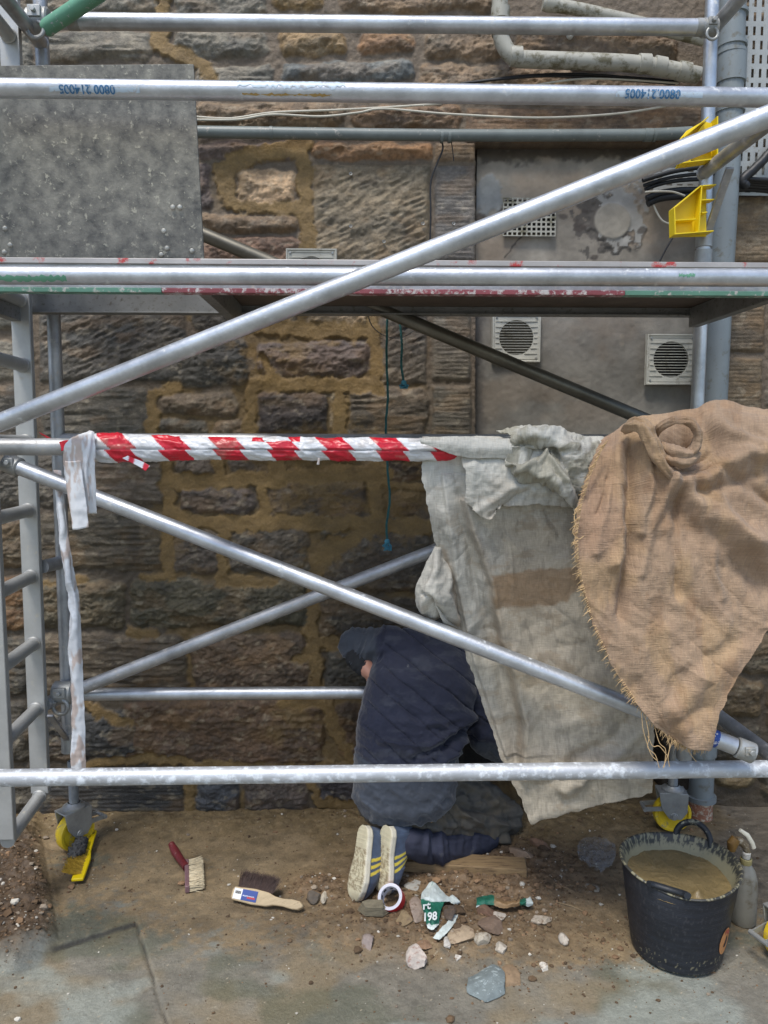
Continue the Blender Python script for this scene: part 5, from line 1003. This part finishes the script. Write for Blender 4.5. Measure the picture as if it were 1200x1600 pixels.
# ------------------------------------------------------------------ bucket of mortar
BK = M('black_flexible_plastic', (1, 1, 1), .48, var=.15, vs=30, bump=.15, bs=120, attr=True, bd=.002)
MORT = M('wet_lime_mortar', srgb(122, 106, 72), .35, var=.14, vs=14, bump=.5, bs=50, speck=srgb(104, 92, 60), spk=(.56, .7), sps=40, bd=.006)
bc = G(1056, 1482); bc = Vector((bc.x, bc.y, gh(bc.x, bc.y)))
buck = thing('bucket', bc, 'black rubber builder\'s bucket full of ochre mortar at the right', 'bucket')
def make_bucket():
    H = .285; n = 320; prof = [(0.001, .004), (.128, .004), (.136, .010)]+[(.136+.036*(t**.9), .01+t*(H-.01)) for t in np.linspace(.02, 1, 90)]+[(.177, H), (.179, H+.004), (.175, H+.008), (.169, H+.004)]+[(.168-.036*(t**.9), H-t*.1) for t in np.linspace(.03, 1, 24)]
    V = []; c = []
    for k, (r, z) in enumerate(prof):
        for j in range(n):
            a = 2*math.pi*j/n; rr_ = r; zz = z; t = max(0, (z-.1)/.2)
            rr_ *= 1+t*(.025*math.cos(2*a+.6)+.012*math.cos(3*a))
            fold = math.exp(-((((a-R(232)+math.pi) % (2*math.pi))-math.pi)/.42)**2)*max(0, (z-.18)/.12)
            rr_ -= .034*fold*t*(r > .15); zz += t*(.012*math.sin(a+.4)+.007*math.cos(2*a))-.016*fold*t
            if 3 < k < 93: rr_ += .0007*math.sin(z*900)
            V.append((rr_*math.cos(a), rr_*math.sin(a), zz))
            inside = k > 95; u = a*6; 
            sp = fbm(np.array([u*5+z*9]), np.array([z*70-u]), 5, 5, .62)[0]; sc = fbm(np.array([u*.6+z*9]), np.array([z*170]), 3, 7)[0]
            base = np.array((.014, .017, .024))*(.6+.9*sc)
            if sp > .66: base = base*.6+np.array((.10, .10, .11))*.22
            w = 0
            if z > H-.003 or inside: w = .10+.75*(sp > .55)
            if inside: w = max(w, min(1, (H-.012-z)/.012+(sp-.5)*4))
            if z < .014 and sp > .56: w = .6
            if .03 < z < .06 and sp > .66: w = .5
            c.append(base*(1-w)+np.array(srgb(150, 144, 116))*w)
    V = np.array(V)+np.array(bc)
    mk('tub', V, gridf(len(prof), n, True), BK, buck, col=np.array(c))
    # mortar inside
    m = 120; xs = np.linspace(-.2, .2, m); X_, Y_ = np.meshgrid(xs, xs, indexing='ij'); rr_ = np.hypot(X_, Y_);  
    Z_ = .238+.010*(fbm(X_*9, Y_*9, 5, 3, .6)-.5)+.004*(rdg(X_*30, Y_*30, 4, 6)-.5)+.02*sst(.12, .18, rr_)*sst(-.05, .08, Y_)*fbm(X_*6, Y_*6, 3, 9)+.02*np.exp(-((X_-.02)/.02)**2-((Y_+.13)/.02)**2)
    # square grid squeezed to a disc
    mx = np.maximum(np.abs(X_), np.abs(Y_)); k = np.where(rr_ > 0, mx/np.maximum(rr_, 1e-6), 1)*.154/.2
    V = np.stack([X_*k, Y_*k, Z_], -1).reshape(-1, 3)+np.array(bc); mk('mortar', V, gridf(m, m), MORT, buck)
    HB = M('handle_rubber', (.014, .017, .022), .5, var=.3, bump=.25, speck=srgb(150, 148, 128), spk=(.58, .66), sps=22)
    def hand(a0, hgt, out, nm):
        pts = []
        for t in np.linspace(0, 1, 26):
            a = a0+(t-.5)*.66; e = math.sin(math.pi*t)**.45; r = .170+out*e; pts.append(bc+Vector((r*math.cos(a), r*math.sin(a), .283+hgt*e)))
        q = MB(); q.tube(pts, .0115, 14, sq=.8); q.build(nm, HB, buck)
    hand(R(52), .058, .016, 'handle'); hand(R(236), -.010, -.030, 'handle')
    # round sticker
    q = []; a0, z0, rd = R(-50), .105, .040; 
    def ring(r0, r1, mat, nm, lift, half=(0, 2*math.pi), par=buck):
        V = []; n_ = 48
        for i in range(n_+1):
            th = half[0]+(half[1]-half[0])*i/n_
            for rr2 in (r0, (r0+r1)/2, r1):
                u = rr2*math.cos(th)*.72; z = z0+rr2*math.sin(th)*1.1; R_ = .136+.036*(((z-.01)/.275)**.9)+lift; a = a0+u/R_; R_ *= 1+max(0, (z-.1)/.2)*(.025*math.cos(2*a+.6)+.012*math.cos(3*a)); V.append(bc+Vector((R_*math.cos(a), R_*math.sin(a), z)))
        return mk(nm, V, gridf(n_+1, 3), mat, par)
    so_ = ring(.0005, rd, M('orange_sticker', srgb(188, 130, 80), .6, var=.12, speck=srgb(150, 130, 90), spk=(.58, .7)), 'sticker', .0022)
    ring(.0005, .018, M('sticker_dark', srgb(40, 30, 40), .6), 'sticker_emblem', .003, (-2.2, 1.2), so_); ring(.024, .036, M('sticker_red', srgb(160, 80, 60), .6), 'sticker_band', .003, (.5, 2.0), so_)
make_bucket()
# ------------------------------------------------------------------ spray bottle
sp = G(1161, 1441); spr = thing('spray_bottle', sp, 'dirty translucent spray bottle with cream trigger behind the bucket', 'spray bottle')
m = MB(); m.lathe([(.001, .002), (.036, .002), (.040, .008), (.0405, .05), (.0405, .13), (.038, .155), (.030, .185), (.018, .205), (.015, .212)], sp, 32); m.build('bottle', M('cloudy_bottle_plastic', srgb(158, 156, 146), .35, var=.08, vs=20, bump=.06, speck=srgb(120, 112, 92), spk=(.54, .68), sps=14, trans=.25), spr)
m = MB(); m.lathe([(.0175, .208), (.0185, .210), (.0185, .226), (.0165, .228)], sp, 24); m.build('collar', M('cream_collar', srgb(176, 164, 112), .5, var=.1), spr)
m = MB(); m.lathe([(.013, .228), (.014, .246), (.010, .250), (.001, .251)], sp, 18); m.build('neck', M('white_neck', srgb(214, 210, 198), .5), spr)
m = MB(); m.tube([sp+Vector((.004, 0, .245)), sp+Vector((-.006, 0, .272)), sp+Vector((-.030, -.004, .292)), sp+Vector((-.042, -.006, .298))], [.010, .013, .014, .010], 14); hd = m.build('spray_head', M('mucky_spray_head', srgb(120, 104, 78), .5, var=.3, vs=60, speck=srgb(170, 160, 140), spk=(.5, .6)), spr)
m = MB(); m.tube([sp+Vector((-.040, -.005, .300)), sp+Vector((-.052, -.006, .282)), sp+Vector((-.055, -.007, .258))], [.015, .018, .012], 14); m.build('nozzle', M('ochre_nozzle', srgb(128, 96, 46), .6, var=.3, vs=60), hd)
m = MB(); m.tube([sp+Vector((-.026, .0, .326)), sp+Vector((.000, 0, .308)), sp+Vector((.018, 0, .280)), sp+Vector((.024, 0, .262))], [.0045, .006, .006, .006], 10, sq=1.3); m.build('trigger', M('cream_trigger', srgb(222, 216, 196), .45), spr)
# ------------------------------------------------------------------ brushes
def frame_on_ground(px, py, px2, py2):      # origin, unit vector along the ground between two seen points
    a = G(px, py); b = G(px2, py2); a.z = b.z = (a.z+b.z)/2; x = (b-a); L = x.length; x.normalize(); y = Vector((0, 0, 1)).cross(x); return a, x, y, L
BRW = M('worn_wood', srgb(186, 166, 132), .65, var=.12, vs=30, bump=.2, bs=60, stretch=(1, 6, 1), speck=srgb(134, 112, 84), spk=(.58, .7), sps=24)
def bristles(fn, n, L, mats, seed, r=.0007):
    rb = random.Random(seed); q = MB()
    for i in range(n):
        a, dr = fn(rb); ln = L*rb.uniform(.85, 1.05); j = Vector((rb.gauss(0, .10), rb.gauss(0, .10), rb.gauss(0, .10))); b = a+(dr+j*.6).normalized()*ln*.5; c = b+(dr+j*1.3).normalized()*ln*.5; q.tube([a, b, c], [r, r, r*.5], 4, caps=False, mi=0)
    return q
# hand brush lying on its side, bristles away from us
a, x, y, L = frame_on_ground(364, 1408, 474, 1426); hb = thing('hand_brush', a, 'wooden handled hand brush with dark bristles and blue label lying on its side', 'brush')
if y.y < 0: y = -y
out = [(0, .012), (.02*L, .021), (.3*L, .025), (.50*L, .022), (.60*L, .014), (.72*L, .012), (.86*L, .015), (.95*L, .013), (1.0*L, .003)]
poly = [(u, w) for u, w in out]+[(u, -w) for u, w in reversed(out)]
Z3 = Vector((0, 0, 1)); U_ = (Z3*.75+y*.65).normalized()      # plank stands nearly on edge facing us
base = a+Z3*.026
N_ = x.cross(U_); N_ = N_ if N_.y > 0 else -N_
m = MB(); m.prism(poly, lambda u, v, t: base+x*u+U_*v+N_*t, -.010, .010); m.build('stock', BRW, hb, bevel=.004)
m = MB(); m.prism([(.008, .017), (.052*1.0, .017), (.052, -.017), (.008, -.017)], lambda u, v, t: base+x*u+U_*v+N_*t, -.0112, -.0106); lw = m.build('label', M('label_white', srgb(214, 216, 214), .5, bump=0), hb, bevel=0)
m = MB(); m.prism([(.040, .0172), (.098, .0172), (.098, -.0172), (.040, -.0172)], lambda u, v, t: base+x*u+U_*v+N_*t, -.0118, -.0109); lb = m.build('label', M('label_blue', srgb(44, 70, 140), .5, bump=0, var=.06), hb)
m = MB()
for i in range(9): m.prism([(.014+i*.0024, .009), (.0152+i*.0024+.0004*(i % 3), .009), (.0152+i*.0024+.0004*(i % 3), .0), (.014+i*.0024, .0)], lambda u, v, t: base+x*u+U_*v+N_*t, -.0118, -.0112)
m.build('barcode', M('bar_ink', (.02, .02, .02), .6, bump=0), lw)
tv, tf = text2d('Soft Bristle Hand Brush', .0052, .0001); w_ = max(v[0] for v in tv); TV = [base+x*(.0885-vx*(.044/w_))+U_*(-.001-vy*1.2)+N_*(-.0122) for vx, vy in tv]; mk('lettering', TV, tf, M('white_ink', srgb(220, 224, 232), .5, bump=0), lb)
m = MB(); m.prism([(.062, -.004), (.092, -.004), (.092, -.010), (.062, -.010)], lambda u, v, t: base+x*u+U_*v+N_*t, -.0123, -.0119); m.build('red_panel', M('label_red', srgb(176, 50, 60), .5, bump=0), lb)
DBR = M('dark_bristle', srgb(74, 58, 52), .7, var=.3, vs=80, bump=0)
bristles(lambda rb: (base+x*rb.uniform(.012, .52*L)+U_*rb.uniform(.004, .020)+N_*.004, (y*.75+Z3*.62+x*rb.uniform(-.15, .45)).normalized()), 1000, .066, None, 3).build('bristles', DBR, hb, autos=80)['kind'] = 'stuff'
# small block brush with cream bristles and red handle
a, x, y, L = frame_on_ground(268, 1336, 291, 1362); rb_ = thing('block_brush', a, 'short brush with curved dark red handle and pale cream bristles', 'brush')
m = MB(); m.tube([a+Z3*.045, a+x*L*.3+Z3*.030, a+x*L*.7+Z3*.022, a+x*L*1.02+Z3*.020], [.012, .017, .014, .014], 14); m.build('handle', M('dark_red_wood', srgb(100, 38, 42), .35, var=.25, vs=40, speck=srgb(150, 120, 110), spk=(.62, .7), sps=60), rb_)
p0, p1 = G(291, 1353), G(292, 1397); ax = (p1-p0); ax.z = 0; La = ax.length; ax.normalize(); bx = Vector((0, 0, 1)).cross(ax); bx = bx if bx.x > 0 else -bx
m = MB(); m.box((p0+p1)/2+Z3*.016+bx*.002, (La, .016, .026), rotm(ax, Z3)); m.build('ferrule', M('plum_ferrule', srgb(120, 92, 96), .5, var=.2, vs=60), rb_, bevel=.003)
bristles(lambda rb: (p0+ax*rb.uniform(.002, La-.002)+Z3*rb.uniform(.005, .028)+bx*.008, (bx+ax*rb.uniform(-.08, .08)+Z3*.02).normalized()), 700, .054, None, 5, .0009).build('bristles', M('cream_bristle', srgb(206, 192, 160), .7, var=.25, vs=90, bump=0), rb_, autos=80)['kind'] = 'stuff'
# yellow brush leaning under the caster
a, x, y, L = frame_on_ground(121, 1384, 148, 1312); yb = thing('scrubbing_brush', a, 'yellow plastic brush with mud caked bristles beside the left caster', 'brush')
y = y if y.x < 0 else -y
out = [(0, .021), (.10*L, .022), (.45*L, .020), (.60*L, .011), (.85*L, .010), (.97*L, .012), (1.0*L, .006)]
poly = [(u, w) for u, w in out]+[(u, -w) for u, w in reversed(out)]
lf = lambda u: .012+.05*(max(0, u-.5*L)/L)
m = MB(); m.prism(poly, lambda u, v, t: a+x*u+y*(v)+Z3*(lf(u)+t), 0, .011); m.build('stock', YEL, yb, bevel=.003)
m = MB(); m.lathe([(.005, -.001), (.005, .014)], a+x*L*.93+Z3*(lf(L*.93)), 14); m.build('hang_hole_shade', DARKV, yb)  # solid plug, painted dark as the shade in the hang hole
bristles(lambda rb: (a+x*rb.uniform(.10*L, .62*L)+y*rb.uniform(-.012, .020)+Z3*.020, (Z3*.7+y*1.0-x*.35).normalized()), 900, .050, None, 7, .0011).build('bristles', M('muddy_yellow_bristle', srgb(178, 146, 50), .8, var=.3, vs=70, bump=0), yb, autos=80)['kind'] = 'stuff'
V, N, Fc = remeshed([('e', (a+x*L*.50+y*.034+Z3*.046, (.050, .030, .016), rotm(x, Z3))), ('e', (a+x*L*.66+y*.030+Z3*.050, (.036, .028, .018), rotm(x, Z3)))], .003, 2); V = V+N*((fbm(V[:, 0]*130, V[:, 1]*130+V[:, 2]*90, 4, 3)-.5)*.026)[:, None]; mk('caked_mud', V, Fc, M('grey_caked_mud', srgb(66, 66, 66), .9, var=.3, vs=90, bump=.6), yb)
# ------------------------------------------------------------------ tape roll, plank, scraps
tc_ = G(612, 1420); tr = thing('tape_roll', tc_, 'roll of red and white tape with white core beside the trainers', 'tape roll')
ax = Vector((-.30, -.62, .72)).normalized(); rot = rotm(ax.cross(Vector((0, 0, 1))), ax); cc = tc_+Vector((0, .012, .030))
m = MB(); m.lathe([(.034, -.020), (.043, -.020), (.043, .020), (.034, .020), (.034, -.020)], cc, 48, rot); to = m.build('roll', M('red_tape', srgb(196, 30, 46), .35, var=.1, vs=40, speck=srgb(200, 190, 190), spk=(.62, .68), sps=30), tr, autos=30)
m = MB(); m.lathe([(.0325, -.0205), (.0342, -.0205), (.0342, .0205), (.0325, .0205), (.0325, -.0205)], cc, 48, rot); m.lathe([(.0344, .0203), (.0428, .0203), (.0430, .016)], cc, 48, rot); co = m.build('core', M('card_core', srgb(206, 206, 214), .6, var=.06), tr)
m = MB()
for k in range(9):
    a0 = k*2*math.pi/9; V = []
    for i in range(6):
        for z in (-.010, .002) if k % 2 else (.000, .012): aa = a0+i*.07; V.append(cc+rot @ Vector((.0322*math.cos(aa), .0322*math.sin(aa), z)))
    m.add(V, gridf(6, 2))
m.build('core_print', M('print_black', (.03, .03, .035), .6, bump=0), co)
PLK = M('muddy_timber', srgb(142, 118, 84), .8, var=.22, vs=20, bump=.4, bs=40, stretch=(1.5, 9, 9), speck=srgb(96, 76, 54), spk=(.5, .66), sps=10)
A = G(668, 1352, .012); B = G(822, 1362, .012); m = MB(); m.beam(A-(B-A)*.25, B, .085, .040, (0, 0, 1)); o = m.build('timber_board', PLK, None, bevel=.004); tag(o, 'muddy timber offcut lying under the kneeling person\'s knee', 'timber')
A = G(690, 1378, .0); 
def rock(px, py, sx, sy, sz, col, lab, seed, flat=0., rz=0, cat='stone', group='broken stone pieces in the dirt', name='stone', sp2=None, sink=.3, rough=.85):
    bm = bmesh.new(); bmesh.ops.create_icosphere(bm, subdivisions=4, radius=1); V = np.array([v.co[:] for v in bm.verts]); Fc = [tuple(v.index for v in f.verts) for f in bm.faces]; bm.free()
    rs = np.random.RandomState(seed)
    for k in range(11):
        n_ = rs.normal(size=3); n_ /= np.linalg.norm(n_); d = rs.uniform(.5, .82); q = V @ n_; V = V-np.clip(q-d, 0, None)[:, None]*n_
    nn = fbm(V[:, 0]*2.2+seed, V[:, 1]*2.2+V[:, 2]*1.7, 5, 3, .6)-.5; V = V*(1+.22*nn)[:, None]
    V = V*np.array([sx*1.38, sy*1.75, sz*1.35])/2; c, s_ = math.cos(rz), math.sin(rz); V = V @ np.array([[c, s_, 0], [-s_, c, 0], [0, 0, 1]]); g = G(px, py); V = V+np.array([g.x, g.y, g.z+sz*(.5-sink)])
    o = mk(name, V, Fc, M(name+'_mineral', srgb(*col), rough, var=.2, vs=50, bump=.5, bs=90, speck=srgb(*(sp2 or (120, 100, 80))), spk=(.54, .66), sps=60), None, smooth=True); o.data.set_sharp_from_angle(angle=R(28))
    return tag(o, lab, cat, group)
rock(757, 1542, .112, .105, .030, (116, 126, 126), 'flat blue-grey stone slab chunk lying nearest the camera', 3, sp2=(168, 180, 180), rz=-.4)
rock(652, 1502, .052, .062, .045, (190, 180, 170), 'pale pinkish white stone left of the blue-grey chunk', 5, sp2=(150, 110, 96))
rock(575, 1475, .036, .040, .03, (140, 128, 122), 'small mauve stone left of the pale pinkish one', 8)
rock(881, 1471, .026, .030, .022, (168, 160, 148), 'smooth oval grey pebble left of the bucket', 9, sink=.15)
rock(770, 1449, .075, .055, .042, (128, 108, 92), 'angular red-brown stone below the green scrap', 12, rz=.3)
rock(781, 1434, .045, .035, .025, (186, 176, 162), 'pale stone chip on top of the red-brown stone', 13)
rock(652, 1424, .050, .085, .025, (158, 142, 128), 'flat beige stone leaning left of the green and white paper', 14)
rock(760, 1428, .050, .055, .035, (120, 92, 74), 'dark brown stone touching the rolled packet', 15)
rock(492, 1404, .042, .040, .032, (96, 88, 78), 'dark stone in the mud left of the trainers', 17)
rock(506, 1402, .018, .045, .02, (200, 190, 170), 'curved white shell chip beside the dark stone', 18, name='shell_chip', cat='shell')
rock(1000-155, 1438, .060, .030, .02, (176, 164, 146), 'low cream stone flake right of the rubble heap', 21)
rock(716, 1462, .085, .060, .03, (160, 142, 118), 'broad sandy stone flake beneath the grey paper strip', 22, sink=.45)
rock(755, 1470, .045, .035, .03, (168, 160, 144), 'crumbling whitish stone in the middle of the rubble', 23)
rock(784, 1482, .035, .030, .02, (180, 172, 158), 'little whitish stone beyond the blue-grey chunk', 24)
rock(798, 1536*0+1528, .052, .060, .018, (140, 118, 92), 'brown flake right of the blue-grey chunk', 25, sink=.4)
rock(632, 1436, .045, .040, .03, (140, 120, 90), 'ochre stone between tape roll and paper', 26, sink=.4)
rock(815, 1336, .050, .065, .03, (150, 128, 106), 'flat brown stone past the end of the timber', 27, rz=.8)
rock(842, 1322, .030, .060, .03, (128, 100, 80), 'narrow reddish stone against the timber end', 28, rz=.7)
rock(644, 1385, .055, .04, .016, (160, 158, 150), 'grey slate flake between the trainers and timber', 29, rz=.6)
rock(925, 1365*0+1388, .04, .035, .012, (150, 146, 136), 'pale worn pebble sunk in mud left of the bucket', 31, sink=.45)
rock(663, 1478, .05, .03, .018, (140, 112, 88), 'brown stone sliver behind the pale pinkish stone', 32)
rock(697, 1474, .02, .04, .012, (190, 186, 178), 'thin white chip in front of the sandy flake', 33)
rock(715, 1497, .018, .022, .01, (200, 194, 184), 'tiny white chip above the blue-grey chunk', 34)
rock(850, 1510*0+1512, .022, .026, .016, (196, 190, 178), 'tiny pale pebble right of the blue-grey chunk', 35)
rock(702, 1428, .038, .05, .03, (92, 80, 70), 'dark stone holding down the green and white paper', 36)
# layered stone flake before the shoes
A = G(584, 1428); m = MB(); 
for k in range(6): m.prism([(-.055+.003*k, .010), (-.02, .022-.001*k), (.03, .016), (.052-.004*k, -.002), (.03, -.016), (-.03, -.012)], lambda u, v, t: A+Vector((u, v*1.1+.0, .022+.0+v*.25)) + Vector((0, -.001*t*0, t)), -.018+k*.0055, -.0135+k*.0055)
o = m.build('layered_stone', M('layered_stone_face', srgb(120, 112, 92), .9, var=.3, vs=40, bump=.6, bs=60, stretch=(1, 1, 5)), None, bevel=.001); tag(o, 'layered grey-brown stone flake with pale top by the trainer toes', 'stone', 'broken stone pieces in the dirt')
# paper scraps
PAP = M('printed_paper', (1, 1, 1), .6, var=.05, vs=30, bump=.15, bs=60, attr=True)
GRN = np.array(srgb(36, 110, 88)); PW = np.array(srgb(206, 216, 212))
def flat_px(rows):   # rows of (px,py,height) on the ground -> grid with depth filled in
    return rows
def scrap(name, rows, nu, nv, lab, colf, seed, cat='paper', crumple=.010, root=None):
    A = np.array(rows, float); g = resample(A, nu); g = np.swapaxes(resample(np.swapaxes(g, 0, 1), nv), 0, 1); Q = np.zeros(g.shape)
    for i in range(nu):
        for j in range(nv):
            p = G(g[i, j, 0], g[i, j, 1]) if (i % 4 == 0 and j % 4 == 0) else None
            q = PG(g[i, j, 0], g[i, j, 1], .035+g[i, j, 2]); Q[i, j] = q
    px, py = g[..., 0], g[..., 1]; Q[..., 2] += (rdg(px/9+seed, py/9, 3, seed)-.5)*crumple
    c = colf(px, py); return tag(mk(name, Q.reshape(-1, 3), gridf(nu, nv), PAP, root, col=c.reshape(-1, 3), solid=.0008), lab, cat)
def cgw(px, py):
    wv = (fbm(px/8, py/8, 3, 4)-.5)*6; g = sst(-1, 1, (py+wv*.3-(1407+(px-660)*.10)))*sst(1, -1, py-(1446-(px-660)*.15)+wv*.5); n_ = fbm(px/7, py/7, 3, 6)
    c = PW*(.75+.4*n_)[..., None]*(1-g[..., None])+GRN*(.7+.5*n_)[..., None]*g[..., None]
    k = ((py < 1396) & (np.sin(px*1.1+py*.4) > .45) & (n_ > .5))[..., None]; return np.where(k, c*.55+GRN*.4, c)
pb = thing('torn_packet', G(676, 1430), 'torn green and white paper packet printed 198 lying on the rubble', 'packet')
scrap('paper', [[(672,1380,.03),(677,1379,.032),(684,1384,.025)], [(661,1392,.03),(680,1392,.035),(698,1400,.012)], [(658,1402,.028),(682,1405,.034),(712,1408,.0)], [(658,1412,.026),(672,1412,.03),(694,1412,.02)], [(663,1430,.02),(676,1430,.026),(688,1428,.02)], [(666,1444,.012),(678,1443,.018),(686,1440,.014)], [(668,1451,.01),(678,1452,.012),(686,1446,.010)]], 60, 40, None, cgw, 3, 'packet', .012, pb)
for o in [pb.children[0]] if pb.children else []: 
    for k in ('category',): 
        if k in o: del o[k]
def ptext(t, x0, y0, w, hgt, h0, par):
    tv, tf = text2d(t, 1, .03); mx = max(v[0] for v in tv); mn = min(v[0] for v in tv); my = max(v[1] for v in tv); V = [PG(x0+(vx-mn)/(mx-mn)*w, y0-vy/my*hgt+((vx-mn)/(mx-mn))*w*-.12, .035+h0+.019) for vx, vy in tv]; return mk('lettering', V, tf, M('white_lettering', srgb(226, 232, 230), .5, bump=0), par)
ptext('198', 663, 1439, 20, 13, .016, pb); ptext('rt', 661, 1421, 12, 10, .022, pb)
gr = lambda px, py: PW*(.7+.4*fbm(px/6, py/6, 3, 3))[..., None]
scrap('paper_strip', [[(712,1428,.0),(716,1431,.0)], [(694,1446,.008),(706,1450,.006)], [(676,1466,.0),(686,1470,.0)]], 40, 16, 'narrow grey-white paper strip in front of the green packet', gr, 5, crumple=.010)
scrap('paper_scrap', [[(700,1404,.01),(707,1398,.012)], [(706,1412,.008),(718,1408,.01)], [(712,1415,.0),(719,1412,.0)]], 20, 16, 'small cream folded scrap right of the green packet', gr, 6)
def gw2(px, py):
    g = ((px < 772) & (py < 1416)) | ((px > 812) & (px < 822)); tan = (px > 768) & (px < 812); n_ = fbm(px/7, py/7, 3, 6)[..., None]
    return np.where(g[..., None], GRN*(.6+.6*n_), np.where(tan[..., None], np.array(srgb(150, 122, 88))*(.7+.6*n_), PW*(.7+.5*n_)))
scrap('rolled_packet', [[(744,1404,.012),(765,1399,.016),(790,1408,.012),(815,1406,.012),(828,1402,.01)], [(745,1410,.022),(765,1406,.026),(790,1412,.026),(815,1410,.024),(833,1410,.016)], [(744,1418,.012),(762,1414,.016),(790,1420,.012),(812,1416,.010),(832,1416,.004)]], 30, 70, 'rolled green, tan and white packet at the back of the rubble', gw2, 8, 'packet')
# crumpled clear film by the bucket
FILM = M('clear_film', srgb(170, 176, 182), .15, var=.05, bump=.2, alpha=.26)
A = np.array([[(905,1312,.0),(925,1308,.01),(960,1318,.0)], [(902,1330,.01),(932,1326,.03),(962,1334,.02)], [(908,1345,.01),(935,1348,.03),(958,1350,.01)], [(930,1360,.0),(940,1362,.01),(952,1358,.0)]], float)
g = np.swapaxes(resample(np.swapaxes(resample(A, 60), 0, 1), 60), 0, 1); Q = np.array([[PG(g[i, j, 0], g[i, j, 1], .02+g[i, j, 2])[:] for j in range(60)] for i in range(60)]); Q[..., 2] += (rdg(g[..., 0]/9, g[..., 1]/9, 4, 5)-.5)*.03
tag(mk('plastic_film', Q.reshape(-1, 3), gridf(60, 60), FILM), 'crumpled clear plastic film left of the bucket', 'plastic film')
# twigs
TW = M('dry_twig', srgb(150, 130, 100), .9)
for pts, lb in (([(870,1411),(895,1418),(920,1430)], 'thin pale twig left of the bucket'), ([(868,1382),(882,1388),(890,1391)], 'short dark twig above the pale one'), ([(868,1385*0+1386),(880,1386),(892,1384)], 'second short twig crossing the dark one')):
    m = MB(); m.tube([G(x, y, .004) for x, y in pts], [.0018, .0015, .0008], 6); tag(m.build('twig', TW, None, autos=80), lb, 'twig')
# ------------------------------------------------------------------ grit and crumbs of soil
def grit():
    rs = np.random.RandomState(2); ico = bmesh.new(); bmesh.ops.create_icosphere(ico, subdivisions=1, radius=1); IV = np.array([v.co[:] for v in ico.verts]); IF = np.array([[v.index for v in f.verts] for f in ico.faces]); ico.free()
    V = []; Fc = []; C_ = []; n = 0
    while n < 9000:
        px = rs.uniform(-60, 1260); py = rs.uniform(1262, 1610); h = rs.rand(); p = PG(px, py)
        soil, dirt, bank = mound(np.array([px]), np.array([py])); w = .045+.9*soil[0]+1.0*dirt[0]+.35*bank[0]+.12*(py < 1440)+.5*math.exp(-((px-850)/200)**2-((py-1480)/60)**2)
        if h > w: continue
        s = min(.018, .0010*math.exp(abs(rs.normal())*.8)); s *= 1+1.1*(dirt[0] > .4 or soil[0] > .5)*rs.rand()**2*1.5
        z = gh(p.x, p.y); M_r = np.linalg.qr(rs.normal(size=(3, 3)))[0]; W = (IV*(1+rs.uniform(-.3, .3, (len(IV), 1)))) @ M_r*s*np.array([1, rs.uniform(.6, 1), rs.uniform(.5, .9)])
        V.append(W+np.array([p.x, p.y, z+s*.3])); Fc.append(IF+n*len(IV)); t = rs.rand()
        b = srgb(150, 136, 118) if t < .12 else (srgb(206, 200, 186) if t < .17 else (srgb(104, 84, 62) if t < .8 else srgb(140, 112, 84)))
        C_.append(np.repeat(np.array(b)[None]*rs.uniform(.6, 1.15), len(IV), 0)); n += 1
    o = mk('grit', np.concatenate(V), np.concatenate(Fc), M('grit_mineral', (1, 1, 1), .9, var=.2, vs=200, bump=.2, attr=True), None, smooth=False, col=np.concatenate(C_)); tag(o, 'loose grit and crumbs of soil scattered over the flagstones', 'grit', kind='stuff')
grit()
